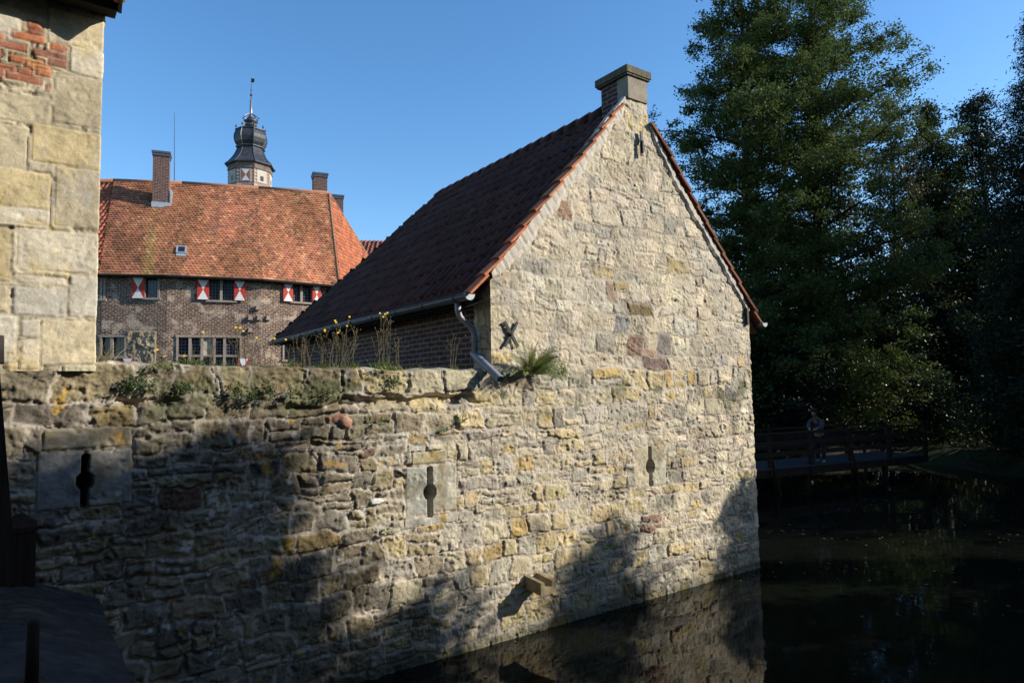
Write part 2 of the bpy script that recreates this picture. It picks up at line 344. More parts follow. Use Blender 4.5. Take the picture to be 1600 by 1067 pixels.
loop(-2.87, 2.0, .30, .075, .032, [(-3.20, -2.875, 1.73, 2.32, gl), (-2.865, -2.48, 1.74, 2.33, gl2), (-3.12, -2.62, 2.335, 2.50, (.40, .34, .21)), (-3.22, -2.46, 1.60, 1.725, (.46, .44, .38))], (-3.22, -2.46, 1.595, 2.505))
loop(1.03, 1.99, .30, .085, .035, [(.68, 1.025, 1.66, 2.31, (.50, .44, .32)), (1.035, 1.40, 1.68, 2.30, (.47, .44, .35)), (.82, 1.22, 2.315, 2.47, (.52, .47, .38))], (.68, 1.40, 1.655, 2.475))
def retint(px, py, c):
    a, z = onwall(px, py); k = int(ST.lookup(np.array([a]), np.array([z]))[0]); q = list(ST.c[k]); q[4:7] = c; ST.c[k] = tuple(q)
for px, py, c in ((998, 543, (.28, .19, .14)), (1050, 547, (.24, .21, .19)), (1025, 568, (.24, .17, .145)), (540, 660, (.40, .22, .16)), (1152, 605, (.2, .19, .18)), (970, 500, (.30, .29, .27)), (1065, 505, (.62, .57, .47)), (950, 480, (.62, .56, .42)), (895, 465, (.64, .57, .44)), (985, 480, (.25, .19, .1))):
    retint(px, py, c)
def wallfield(A, Z):
    up = sstep(3.45, 3.6, Z)
    fl_ = np.clip(.36+.38*sstep(-4.2, -1.5, A)+.30*up*sstep(-2.2, -1.9, A)+.15*sstep(0, 2.5, A), 0, .98); h, c, idx, t = ST.field(A, Z, rough=1.0, flush=fl_)
    # mortar covers much of the upper gable; lighter
    c = c*(1-.05*up[..., None])
    # ledge where the old wall top runs into the gable
    led = sstep(1.4, .1, A)*sstep(-1.9, -1.8, A+0*Z); h = h - .05*up*sstep(-2.2, -1.9, A)*sstep(1.2, .2, A)
    # deep eroded joint under the coping stones
    er = sstep(.05, .0, np.abs(Z-3.12-.05*fbm(A*3, Z*0, 88, 3))-.035)*sstep(-.05, .2, fbm(A*1.8, Z*3, 90, 3))*sstep(-1.7, -2.2, A); h = h-er*.08
    # weather stains: damp foot, lichen; also a dark blotch above the gable gun slit
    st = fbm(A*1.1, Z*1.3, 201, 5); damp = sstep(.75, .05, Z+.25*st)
    c = c*(1-.38*damp[..., None]) + damp[..., None]*np.array([.02, .02, .018])
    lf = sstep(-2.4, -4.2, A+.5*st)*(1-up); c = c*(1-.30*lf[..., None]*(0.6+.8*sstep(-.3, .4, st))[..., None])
    gw = sstep(.05, .5, fbm(A*1.6, Z*1.1, 215, 5))*up*.5; c = c*(1-gw[..., None])+gw[..., None]*(c.mean(-1, keepdims=True)*np.array([.86, .82, .74]))
    blot = sstep(.12, .55, fbm(A*2.6, Z*2.6, 220, 4))*(1-.6*up); c = c*(1-.35*blot[..., None])
    blotch = np.exp(-(((A-1.0)/.33)**2+((Z-2.72)/.22)**2))*(.7+.6*fbm(A*7, Z*7, 230, 3)); c = c*(1-.62*np.clip(blotch, 0, 1)[..., None])
    li = .8*sstep(.56, .66, fbm(A*4.5, Z*4.5, 240, 4))*t*(1-.8*up)*sstep(1.5, -1, A); c = c*(1-li[..., None]*.8)+li[..., None]*.8*np.array([.50, .30, .05])
    wl = sstep(.38, .5, fbm(A*9, Z*7, 250, 4))*sstep(-.1, .4, fbm(A*.9, Z*.9, 251, 2)+.1)*(1-.3*up)*.75; c = c*(1-wl[..., None])+wl[..., None]*np.array([.50, .47, .42])
    ol = sstep(-6.3, -6.1, A)*sstep(-6.0, -6.15, A)*sstep(2.75, 2.8, Z)*sstep(2.98, 2.9, Z); li2 = ol*sstep(-.1, .2, fbm(A*14, Z*14, 260, 3)); c = c*(1-li2[..., None])+li2[..., None]*np.array([.50, .30, .06])
    # grey green film in cracks near the wall top
    mo = sstep(.2, .5, fbm(A*2.5, Z*4, 270, 4))*sstep(2.5, 3.2, Z)*sstep(3.6, 3.3, Z)*.7; c = c*(1-mo[..., None])+mo[..., None]*np.array([.10, .11, .05])
    wet = sstep(.20, .05, Z+.06*fbm(A*3, Z*3, 281, 3)); c = c*(1-.55*wet[..., None])+wet[..., None]*np.array([.012, .018, .006])
    for (a, z, hh, rad, hw, reg) in LOOPS:
        inr = ((A > reg[0]) & (A < reg[1]) & (Z > reg[2]) & (Z < reg[3]))[..., None]; dirt = sstep(-.1, .5, fbm(A*5, Z*3.2, 283, 5))*.35+sstep(.3, .5, fbm(A*16, Z*16, 285, 3))*.3; c = np.where(inr, c*(1-dirt[..., None]*np.array([.8, .9, 1.1])), c); h = np.where(inr[..., 0], h+.006*fbm(A*9, Z*9, 287, 4)-.010*sstep(.35, .55, fbm(A*13, Z*13, 289, 3)), h)
        rag = .004*fbm(A*30, Z*30, 300, 2)
        m = ((np.abs(A-a) < hw*(1+.15*sstep(0, -hh, Z-z))+rag) & (np.abs(Z-z) < hh)) | (np.hypot(A-a, (Z-z)*.85) < rad*1.12)
        h = np.where(m, -.5, h); c = np.where(m[..., None], np.array([.04, .036, .03]), c)
    if True:                                  # a knob of white quartz on its small sill
        a0, z0 = onwall(588, 783); d = np.hypot((A-a0)/.10, (Z-z0)/.035); k = sstep(1.1, .7, d+.25*fbm(A*20, Z*20, 310, 2)); h = np.where(k > .01, np.maximum(h, k*.03), h); c = c*(1-k[..., None])+k[..., None]*np.array([.72, .70, .66])
        a0, z0 = onwall(540, 660); d = np.hypot((A-a0)/.075, (Z-z0)/.065); k = d < 1; h = np.where(k, np.sqrt(np.clip(1-d*d, 0, 1))*.05, h); c = np.where(k[..., None], np.array([.42, .22, .15])*(1-.3*(np.abs(Z-z0+.1*(A-a0)) < .006))[..., None], c)
    return h, c
def grid_faces(nr, nc):
    i = np.arange(nr*nc).reshape(nr, nc); return np.stack([i[:-1, :-1], i[:-1, 1:], i[1:, 1:], i[1:, :-1]], -1).reshape(-1, 4)
def bake_grid(s_cols, zlo, zfun, nrow, path, fieldfn, cap=None):
    """s_cols: distance along the path; path(s)->(a,b,na,nb); rows run from zlo to zfun(a); returns V,F,Col,A,Z"""
    a, b, na, nb = path(s_cols); zt = zfun(s_cols); v = np.linspace(0, 1, nrow)[:, None]
    Z = zlo+(zt[None, :]-zlo)*v if cap is None else np.minimum(zlo+(cap-zlo)*v, zt[None, :])+0*v; A = np.broadcast_to(s_cols[None, :], Z.shape)
    h, c = fieldfn(A, Z)
    aa = a[None, :]+na[None, :]*h; bb = b[None, :]+nb[None, :]*h
    V = O+aa[..., None]*U+bb[..., None]*N+Z[..., None]*Zv
    Fg = grid_faces(*Z.shape)
    if cap is not None: zf = Z.ravel(); Fg = Fg[(np.abs(zf[Fg[:, 0]]-zf[Fg[:, 3]]) > 1e-6) & (np.abs(zf[Fg[:, 1]]-zf[Fg[:, 2]]) > 1e-6)]
    return V.reshape(-1, 3), Fg, c.reshape(-1, 3), A, Z
def corner_path(aL=None, aR=None, wear=True):
    def p(s):
        a = s.copy(); b = np.zeros_like(s); na = np.zeros_like(s); nb = np.ones_like(s)
        if aR is not None:
            k = s > aR; a[k] = aR; b[k] = -(s[k]-aR); t = np.clip((s-(aR-.05))/.10, 0, 1)*math.pi/2; na = np.where(s > aR-.05, np.sin(t), na); nb = np.where(s > aR-.05, np.cos(t), nb)
        if aL is not None:
            k = s < aL; a[k] = aL; b[k] = -(aL-s[k]); t = np.clip(((aL+.05)-s)/.10, 0, 1)*math.pi/2; na = np.where(s < aL+.05, -np.sin(t), na); nb = np.where(s < aL+.05, np.cos(t), nb)
        return a, b, na, nb
    return p
aL, aR = -1.94, 3.77
VL = [onwall(*q) for q in ((765, 432), (800, 388), (850, 322), (900, 255), (950, 185), (968, 165))]
VR = [onwall(*q) for q in ((1012, 192), (1040, 250), (1060, 290), (1100, 360), (1140, 430), (1168, 485))]
vx = np.array([p[0] for p in VL]+[.775, 1.245, 1.275]+[p[0] for p in VR[1:]]); vz = np.array([p[1] for p in VL]+[7.88, 7.88, 7.50]+[p[1] for p in VR[1:]]); o_ = np.argsort(vx); vx = vx[o_]; vz = vz[o_]
def ztop(s): return np.interp(s, vx, vz)
DS = .0118
def region_split(F, A, Z, regs):
    cx = A.ravel()[F[:, 0]]; cz = Z.ravel()[F[:, 0]]; out = []; rest = np.ones(len(F), bool)
    for (a0, a1, z0, z1) in regs:
        m = (cx > a0) & (cx < a1) & (cz > z0) & (cz < z1); out.append(F[m]); rest &= ~m
    return F[rest], out
def compact(V, F, C):
    used = np.unique(F); mp = np.full(len(V), -1); mp[used] = np.arange(len(used)); return V[used], mp[F], C[used]

# ---- moat wall (left part)
mw = thing('moat_wall', W(-5, 0, 0), 'long weathered rubble stone moat wall with weeds along its top, left of the gabled building', 'wall')
def tpath(f): return f
s_ = np.arange(-8.6, aL+.001, DS)
def wtop(s): return 3.50+.035*fbm(s*1.7, s*0, 402, 3)+.02*fbm(s*7, s*0, 403, 2)-.012*(s+5)
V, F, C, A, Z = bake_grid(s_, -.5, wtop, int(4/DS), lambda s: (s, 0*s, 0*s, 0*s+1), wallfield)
# top of the wall runs back 0.6 m
ti = np.arange(len(V)-len(s_), len(V)); tv = [V[ti]]; tc = [C[ti]]
for q, dz in ((.03, .012), (.10, .03), (.2, .03), (.35, .04), (.6, .02), (.62, -.6)):
    tv.append(V[ti]-N*q+Zv*dz+Zv[None]*(.02*fbm(s_*6, s_*0+q*20, 410, 2))[:, None]); tc.append(C[ti]*.8)
TV = np.concatenate(tv); TF = grid_faces(7, len(s_)); TC = np.concatenate(tc)
F2, regs = region_split(F, A, Z, [LOOPS[0][5], LOOPS[1][5]])
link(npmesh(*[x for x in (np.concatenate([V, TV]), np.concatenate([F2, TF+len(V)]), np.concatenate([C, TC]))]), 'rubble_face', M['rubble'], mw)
for f_, lb in zip(regs, ('grey dressed stones round a narrow keyhole gun slit, half in shade', 'pale dressed stones with orange lichen round a keyhole gun slit')):
    o = link(npmesh(*compact(V, f_, C)), 'loophole', M['ashlar'], mw); o['label'] = lb

# ---- gabled building
gb_ = thing('gabled_stone_building', W(.9, 0, 0), 'pale rubble stone gable building with dark tiled roof standing in the moat', 'building')
s1 = np.arange(aL, aR+.45, DS)
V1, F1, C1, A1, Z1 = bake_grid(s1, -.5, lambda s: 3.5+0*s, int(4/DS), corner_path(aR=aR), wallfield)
s2 = np.arange(aL-.42, aR+.45, DS)
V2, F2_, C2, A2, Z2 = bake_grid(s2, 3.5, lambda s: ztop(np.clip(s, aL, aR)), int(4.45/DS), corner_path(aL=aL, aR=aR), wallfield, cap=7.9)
F1r, regs = region_split(F1, A1, Z1, [LOOPS[2][5]])
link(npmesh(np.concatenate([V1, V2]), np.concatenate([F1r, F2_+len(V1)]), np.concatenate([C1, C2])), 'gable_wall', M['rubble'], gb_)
link(npmesh(*compact(V1, regs[0], C1)), 'loophole', M['ashlar'], gb_)
# side and rear walls
def uvwall(mb, a0, b0, a1, b1, z0, z1):
    L = math.hypot(a1-a0, b1-b0); mb.quad([W(a0, b0, z0), W(a1, b1, z0), W(a1, b1, z1), W(a0, b0, z1)], [(0, z0), (L, z0), (L, z1), (0, z1)])
sw = MB(); uvwall(sw, aL+.01, -8.3, aL+.01, -.40, -.5, 4.75); uvwall(sw, aR-.01, -.42, aR-.01, -8.3, -.5, 4.6); uvwall(sw, aR-.01, -8.3, aL+.01, -8.3, -.5, 4.7)
sw.build('side_wall', M['brick_dark'], gb_)

# ---- tiles
TR = random.Random(11)
def tilecol(r, base, var=.25, odd=.12, oddc=(.08, .05, .045)):
    k = r.uniform(1-var, 1+var); c = [x*k*r.uniform(.93, 1.07) for x in base]
    if r.random() < odd: c = [x*.5+y*.5 for x, y in zip(c, oddc)]
    return c
def pantiles(TL, TR_, BL, BR, rows, tw, base, amp=.028, lift=.03, nx=8, seed=1, odd=.15):
    """four corners of a slope; every tile hollow, each row laps over the one below"""
    r = random.Random(seed); TL, TR_, BL, BR = [np.array(p, float) for p in (TL, TR_, BL, BR)]
    al = (BR-BL)/np.linalg.norm(BR-BL); dn = (BL-TL); dn = dn-al*(dn@al); sl_ = np.linalg.norm(dn); dn /= sl_; nn = np.cross(dn, al); nn *= np.sign(nn[2])
    VV = []; FF = []; CC = []; n0 = 0; rl = sl_/rows
    for k in range(rows):
        t0, t1 = k/rows, min(1., (k+1.12)/rows); tm = (k+.5)/rows
        s0 = ((TL+(BL-TL)*tm)-TL)@al; s1_ = ((TR_+(BR-TR_)*tm)-TL)@al
        i0, i1 = math.floor(s0/tw), math.ceil(s1_/tw); xs = np.linspace(i0*tw, i1*tw, (i1-i0)*nx+1)
        ph = (xs/tw) % 1.0; prof = amp*(np.cos(2*math.pi*ph)*.7+.35*np.cos(4*math.pi*ph+.6)); xs = np.clip(xs, s0-.02, s1_+.02)
        ti_ = np.clip(((np.arange(len(xs)))//nx), 0, i1-i0-1); jit = np.array([r.uniform(-.006, .006) for _ in range(i1-i0)])[ti_]; jd = np.array([r.uniform(-.018, .018) for _ in range(i1-i0)])[ti_]
        cs = np.array([tilecol(r, base, odd=odd) for _ in range(i1-i0)])[ti_]
        for (t, lf, dd) in ((t0, .004, 0), ((t0+t1)/2, lift*.55, 0), (t1, lift, 1), (t1, lift-.016, 1), (t1-.2/rows, lift*.8-.02, 0)):
            P = TL+nn*(.035*fbm(xs*.55, xs*0+t*3.1+seed, 900, 3))[:, None]+np.outer(xs, al)+dn*(t*sl_)+np.outer(dd*jd, dn)+np.outer(prof+lf+jit, nn); VV.append(P); CC.append(cs)
        f = grid_faces(5, len(xs)); FF.append(f+n0); n0 += 5*len(xs)
    return np.concatenate(VV), np.concatenate(FF), np.concatenate(CC)
def plaintiles(TL, TR_, BL, BR, rows, tw, base, lift=.035, seed=1, odd=.15, tintfn=None):
    r = random.Random(seed); TL, TR_, BL, BR = [np.array(p, float) for p in (TL, TR_, BL, BR)]
    nn = np.cross(BL-TL, TR_-TL); nn /= np.linalg.norm(nn); nn *= np.sign(nn[2])
    VV = []; FF = []; CC = []
    for k in range(rows):
        t0, t1 = k/rows, (k+1.08)/rows
        L0, L1, R0, R1 = TL+(BL-TL)*t0, TL+(BL-TL)*t1, TR_+(BR-TR_)*t0, TR_+(BR-TR_)*t1
        n = max(2, round(np.linalg.norm(R1-L1)/tw)); off = .5*(k % 2)
        for j in range(-1, n):
            a, b = max(0, (j+off)/n), min(1, (j+off+1)/n)
            if b <= a: continue
            l1 = lift*r.uniform(.75, 1.25); j0 = len(VV); mid = (a+b)/2; dd = r.uniform(-.15, .15)/rows
            e = (R1-L1)
            P = [L0+(R0-L0)*a+nn*.003, L0+(R0-L0)*b+nn*.003, L1+e*b+(BR-TR_)*dd*0+nn*l1, L1+e*mid+(BL-TL)*(.22/rows)+nn*l1, L1+e*a+nn*l1]
            c = tilecol(r, base, .2, odd)
            if tintfn: c = tintfn(k/rows, mid, c, r)
            VV += P; CC += [c]*5; FF.append((j0, j0+1, j0+2, j0+4)); FF.append((j0+2, j0+3, j0+4, j0+4))
            q = len(VV); VV += [P[4], P[3], P[2], P[4]-nn*l1*.9, P[3]-nn*l1*.9, P[2]-nn*l1*.9]; CC += [[x*.8 for x in c]]*6; FF += [(q, q+1, q+4, q+3), (q+1, q+2, q+5, q+4)]
    me = bpy.data.meshes.new('t'); fs = [tuple(dict.fromkeys(f)) for f in FF]; me.from_pydata([tuple(map(float, p)) for p in VV], [], fs)
    a = me.color_attributes.new('Col', 'FLOAT_COLOR', 'POINT'); a.data.foreach_set('color', np.column_stack([np.array(CC), np.ones(len(CC))]).astype(np.float32).ravel())
    return me
RC = (.26, .095, .06)
zr = 7.84; eL = (-2.24, 4.40); eR_ = (4.06, 4.22)
V, F, C = pantiles(W(.88, -.04, zr), W(.88, -6.1, zr-.05), W(eL[0], -.04, eL[1]), W(eL[0], -8.6, eL[1]), 14, .205, (.095, .042, .030), seed=2)
Vb, Fb, Cb = pantiles(W(.92, -.04, zr), W(.92, -6.1, zr-.05), W(eR_[0], -.04, eR_[1]), W(eR_[0], -8.6, eR_[1]), 14, .205, RC, seed=3)
Vc, Fc, Cc = pantiles(W(.89, -6.08, zr-.05), W(.92, -6.08, zr-.05), W(eL[0], -8.6, eL[1]), W(eR_[0], -8.6, eR_[1]), 14, .205, (.085, .038, .028), seed=4)
roof = link(npmesh(np.concatenate([V, Vb, Vc]), np.concatenate([F, Fb+len(V), Fc+len(V)+len(Vb)]), np.concatenate([C, Cb, Cc])), 'roof', M['tile'], gb_)
rg = MB()
for k in range(17):                          # ridge tiles
    b0 = -.62-k*.33; rg.tube([W(.90, b0, zr+.0-k*.003), W(.90, b0-.36, zr-.015-k*.003)], [.13, .11], 10)
rt_ = rg.build('ridge_tile', M['wood_dark'], roof, True); rt_.data.materials[0] = noise_mat('dark_ridge', (.08, .035, .028, 1), (.05, .025, .022, 1), 5)
so2 = MB()
so2.quad([W(.9, -.02, zr-.09), W(eL[0]+.03, -.02, eL[1]-.05), W(eL[0]+.03, -8.5, eL[1]-.05), W(.9, -6.1, zr-.1)])
so2.quad([W(.9, -.02, zr-.09), W(.9, -6.1, zr-.1), W(eR_[0]-.03, -8.5, eR_[1]-.05), W(eR_[0]-.03, -.02, eR_[1]-.05)])
so2.quad([W(aL, -.03, 4.44), W(eL[0]+.04, -.03, eL[1]-.08), W(eL[0]+.04, -8.5, eL[1]-.08), W(aL, -8.5, 4.44)])
so2.build('soffit', M['soffit'], gb_)
# verge tiles: one upturned tile end per row, sunlit, lying on the mortar fillet
def lerp(p, q, t): return tuple(x+(y-x)*t for x, y in zip(p, q))
for side, (p0, p1) in enumerate((((.66, 7.68), (eL[0]+.02, eL[1]+.08)), ((1.27, 7.52), (eR_[0], eR_[1]+.10)))):
    n = 13; rr = random.Random(side+40)
    for k in range(n):
        q0 = lerp(p0, p1, k/n); q1 = lerp(p0, p1, (k+1.16)/n); mb = MB(); sg = -1 if side == 0 else 1
        d = np.array([q1[0]-q0[0], q1[1]-q0[1]]); d /= np.linalg.norm(d); nx_, nz_ = (-d[1]*sg, d[0]*sg); 
        if nz_ < 0: nx_, nz_ = -nx_, -nz_
        L0, L1 = .015+rr.uniform(-.004, .004), .055+rr.uniform(-.01, .012); bo = .075+rr.uniform(-.012, .02)
        for (t, s1b) in ((0, 0),):
            secs = []
            for (qq, lf) in ((q0, L0), (q1, L1)):
                pts = []
                for (bb, up_) in ((bo, -.03), (bo+.008, .005), (.02, .028), (-.10, .012), (-.14, .0), (-.10, -.008), (.02, .008), (bo-.012, -.03)):
                    pts.append(W(qq[0]+nx_*(lf+up_), bb, qq[1]+nz_*(lf+up_)))
                secs.append(pts)
            m_ = len(secs[0])
            for i in range(m_): j = (i+1) % m_; mb.quad([secs[0][i], secs[0][j], secs[1][j], secs[1][i]])
            mb.quad(secs[0][::-1]); mb.quad(secs[1])
        o = mb.build('verge_tile', None, gb_); o.data.materials.append(M['tile'])
        a_ = o.data.color_attributes.new('Col', 'FLOAT_COLOR', 'POINT'); cc = tilecol(rr, (.42, .15, .075) if side == 0 else (.30, .13, .08), .25, .2); a_.data.foreach_set('color', np.tile(np.array(cc+[1], np.float32), len(o.data.vertices)))
# mortar fillet under the verge
for (p0, p1, sg) in (((.70, 7.62), (-1.93, 4.62), -1), ((1.29, 7.50), (3.76, 4.52), 1)):
    n = 90; s_v = []; 
    vs = []
    for k in range(n+1):
        t = k/n; a = p0[0]+(p1[0]-p0[0])*t; z = float(ztop(np.array([a]))[0]); wd = (.17 if sg < 0 else .09)+.022*math.sin(k*.37)+.014*math.sin(k*1.3+1); wd *= min(1, .25+t*9, .25+(1-t)*7)
        dx, dz = (p1[0]-p0[0]), (p1[1]-p0[1]); l = math.hypot(dx, dz); nx_, nz_ = (-dz/l*-1, dx/l*-1) if sg > 0 else (dz/l*-1*-1, -dx/l*-1*-1)
        inx, inz = (-.75*sg, -.66)
        vs.append([W(a, -.05, z+.055), W(a, .034+.006*math.sin(k*1.7), z+.045), W(a+inx*wd*.6, .036+.005*math.sin(k*2.9), z+inz*wd*.6), W(a+inx*wd, .012, z+inz*wd), W(a+inx*wd, -.05, z+inz*wd)])
    mb = MB()
    for k in range(n):
        for i in range(4): mb.quad([vs[k][i], vs[k+1][i], vs[k+1][i+1], vs[k][i+1]])
    mb.build('mortar_fillet', M['mortar'], gb_, True)
# chimney on the gable
ch = MB()
P = lambda a, b, z: W(a, b, z)
def wbox(mb, a0, a1, b0, b1, z0, z1): return mb.obox(W((a0+a1)/2, (b0+b1)/2, (z0+z1)/2), U, N, Zv, a1-a0, b1-b0, z1-z0)
wbox(ch, .80, 1.235, -.60, -.12, 7.3, 8.22); chim = ch.build('chimney', M['brick_dark'], gb_)
cf = MB(); wbox(cf, .795, 1.24, -.22, .018, 7.84, 8.205)
fr = cf.build('chimney_front', noise_mat('chimney_render', (.36, .31, .24, 1), (.22, .20, .16, 1), 6, .95, .6), chim)
cf = MB(); wbox(cf, .755, 1.285, -.66, .045, 8.215, 8.245); wbox(cf, .735, 1.30, -.68, .06, 8.245, 8.36)
cf.build('chimney_cap', noise_mat('mossy_cap', (.085, .08, .055, 1), (.20, .18, .12, 1), 12, .95, .8, stretch=(1, 1, .3)), chim)
# gutters
def gutter(a, b0, b1, z, r_=.075, droop=0):
    mb = MB(); n = 9; V_ = []
    for (b, dz) in ((b0, 0), (b0-.01, 0), ((b0+b1)/2, droop), (b1, -.03)):
        V_.append([W(a-r_*math.cos(math.pi*k/n), b, z+dz-r_*math.sin(math.pi*k/n)) for k in range(n+1)])
    for i in range(3):
        for k in range(n): mb.quad([V_[i][k], V_[i+1][k], V_[i+1][k+1], V_[i][k+1]])
    mb.tube([W(a-r_, b0, z), W(a-r_, (b0+b1)/2, z+droop), W(a-r_, b1, z-.03)], .012, 6); mb.tube([W(a+r_, b0, z), W(a+r_, b1, z-.03)], .012, 6)
    g = mb.build('gutter', M['lead'], gb_, True)
    e = MB(); e.quad([W(a-r_*1.04*math.cos(math.pi*k/n), b0+.004, z-r_*1.04*math.sin(math.pi*k/n)) for k in range(n+1)]); e.quad([W(a-r_*1.04*math.cos(math.pi*k/n), b0+.008, z-r_*1.04*math.sin(math.pi*k/n)) for k in range(n+1)][::-1])
    e.build('gutter_end', M['zinc_light'], g)
    for k in range(9):
        b = b0-.3-k*.85
        if b > b1: e = MB(); e.tube([W(a-(r_+.006)*math.cos(math.pi*j/8), b, z-(r_+.006)*math.sin(math.pi*j/8)-.003*k) for j in range(9)], .008, 5); e.build('gutter_bracket', M['lead'], g)
gutter(-2.27, .02, -8.5, 4.46); gutter(4.10, .10, -8.5, 4.36, .07)
# downpipe
tip = onwall(782, 593, .30)
dp = MB(); pts = [W(-2.25, -.30, 4.40), W(-2.25, -.30, 4.28), W(-2.22, -.30, 4.20), W(-2.10, -.28, 4.10), W(-2.04, -.26, 4.03), W(-2.02, -.26, 3.95), W(-2.02, -.26, 3.66)]
dp.tube(pts, .042, 12); dp.tube([W(-2.02, -.26, 3.90), W(-2.02, -.26, 3.87)], .05, 12); dp.build('downpipe', M['zinc_mid'], gb_, True)
dp = MB(); dp.tube([W(-2.02, -.30, 3.72), W(tip[0], .30, tip[1])], .052, 14, cap=False); dp.tube([W(-2.02, -.30, 3.72), W(tip[0], .29, tip[1]+.003)], .044, 12, cap=False); dp.build('outlet_pipe', M['zinc_mid'], gb_, True)
# wall anchors
ca, cz = onwall(800, 522); mb = MB()
for sg in (1, -1):
    d = U*math.cos(math.radians(57))*sg+Zv*math.sin(math.radians(57)); mb.obox(W(ca, -.022, cz), d, N, np.cross(d, N), .40 if sg < 0 else .40, .022, .036 if sg > 0 else .045)
mb.tube([W(ca, -.07, cz), W(ca, .012, cz)], .022, 8); mb.build('wall_anchor', M['iron'], gb_)['label'] = 'black iron cross anchor'
ca, cz = onwall(999, 226); mb = MB(); mb.obox(W(ca, .045, cz), U, N, Zv, .05, .02, .40); mb.obox(W(ca+.012, .06, cz-.05), U*.99+Zv*.1, N, Zv, .03, .03, .2); mb.build('wall_anchor', M['iron'], gb_)['label'] = 'upright black iron bar anchor'
ca, cz = onwall(1166, 495); mb = MB(); mb.obox(W(ca-.02, .03, cz), U, N, Zv, .05, .05, .30); mb.build('wall_anchor', M['iron'], gb_)['label'] = 'short iron anchor at the right corner'
# stone spout
sa, sz = onwall(843, 912, .15); mb = MB(); b1 = .34; a0, a1 = sa-.13, sa+.13; z0, z1 = sz-.09, sz+.07
prof = [(a0, z0), (a1, z0), (a1, z1), (a1-.06, z1), (a1-.08, z1-.07), (a0+.08, z1-.07), (a0+.06, z1), (a0, z1)]
for i in range(8):
    p, q = prof[i], prof[(i+1) % 8]; mb.quad([W(p[0], -.2, p[1]+.05), W(q[0], -.2, q[1]+.05), W(q[0], b1, q[1]), W(p[0], b1, p[1])])
for b in (b1, -.2):
    d_ = 0 if b > 0 else .05; mb.quad([W(prof[i][0], b, prof[i][1]+d_) for i in (0, 1, 4, 5)]); mb.quad([W(prof[i][0], b, prof[i][1]+d_) for i in (1, 2, 3, 4)]); mb.quad([W(prof[i][0], b, prof[i][1]+d_) for i in (0, 5, 6, 7)])
mb.build('water_spout', noise_mat('spout_stone', (.20, .16, .09, 1), (.38, .31, .19, 1), 9, .95, .8), gb_)

# ================================================================== GATEHOUSE (upper left)
gh = thing('gatehouse_corner', W(-7, 0, 3.5), 'sunlit corner of a building in large dressed sandstone blocks with a patch of red bricks', 'building')
pr = Stones(-9.2, -6.3, [3.3, 3.75, 4.2, 4.7, 5.2, 5.6, 6.0, 6.5, 7.0, 7.4], lambda r, h, x, y: r.uniform(.4, .8), 9, lambda r, x, y: pick(r, [(1, (.50, .42, .28)), (1, (.46, .40, .28))]), split=0, radius=.03)
cA, cB, cC, cD, cE = (.62, .52, .34), (.62, .55, .42), (.47, .40, .27), (.55, .50, .40), (.52, .42, .24)
aE = -6.375
def pb(x0, y0, x1, y1, c):
    l0 = onwall(x0, (y0+y1)/2)[0]; r0 = onwall(x1, (y0+y1)/2)[0] if x1 < 146 else aE+.6; xm = (x0+min(x1, 150))/2
    pr.block(l0, r0, onwall(xm, y1)[1], onwall(xm, y0)[1], c, smooth=.66, off=random.Random(x0*7+y0).uniform(-.002, .004), inset=.004)
for q in ((72, 20, 158, 74, cA), (-60, 18, 34, 50, cB), (107, 75, 157, 119, cB), (82, 119, 156, 198, cC), (-80, 141, 80, 188, cC), (47, 199, 154, 260, cE), (-60, 190, 45, 260, cC), (83, 263, 152, 357, (.46, .39, .27)), (-60, 262, 81, 322, cE), (-20, 324, 80, 351, cB), (25, 359, 150, 426, (.60, .53, .40)), (-40, 352, 19, 440, cE), (25, 431, 104, 446, cB), (18, 448, 104, 496, (.50, .46, .38)), (106, 430, 150, 497, cD), (30, 499, 62, 528, cD), (64, 500, 147, 570, (.60, .51, .34)), (-60, 442, 15, 488, cC), (-60, 490, 28, 566, cD), (30, 530, 62, 577, (.60, .52, .38))): pb(*q)
rb = random.Random(31)
for row, (y, xs) in enumerate(((37, [(41, 68)]), (51, [(42, 69)]), (57, [(-12, 10), (16, 72)]), (70, [(-25, 44), (77, 105)]), (82, [(-30, 6), (50, 105)]), (94, [(-20, 0), (12, 70), (73, 106)]), (104, [(-40, 31), (37, 82)]), (111, [(-30, 17), (25, 51), (54, 82)]), (121, [(-40, 4), (7, 66)]), (135, [(70, 80)]))):
    for (x0, x1) in xs:
        xm = (x0+x1)/2; ym = y+.10*xm*.6; a0 = onwall(x0, ym)[0]; a1 = onwall(x1, ym)[0]; zc = onwall(xm, ym)[1]
        c = rb.choice([(.45, .17, .085), (.36, .14, .085), (.50, .21, .09), (.28, .12, .08)])
        pr.block(a0, a1, zc-.042, zc+.042, c, smooth=.55, off=rb.uniform(-.002, .003), inset=.001)
def pierfield(A, Z):
    h, c, idx, t = pr.field(A, Z, warp=.08, joint=.009, rough=.6, mort=-.004, mcol=(.50, .43, .31), flush=.6)
    d = np.hypot((A-aE)*.0, 0); st = fbm(A*2.2, Z*1.6, 501, 5); c = c*(1-.20*sstep(0, .6, st)[..., None])
    gy = sstep(.25, .6, fbm(A*5, Z*4, 510, 4)); c = c*(1-gy[..., None]*.5)+gy[..., None]*.5*np.array([.45, .43, .38])
    yl = sstep(.3, .6, fbm(A*3.5, Z*3.5, 515, 4)); c = c*(1-yl[..., None]*.5)+yl[..., None]*.5*np.array([.50, .38, .15])
    crack = sstep(.018, 0, np.abs(fbm(A*3, Z*2, 520, 4)))*.012*sstep(.1, .4, fbm(A*1.3, Z*1.3, 525, 2)); h = h-crack
    return h, c
s3 = np.arange(-8.9, aE+.6, .0115)
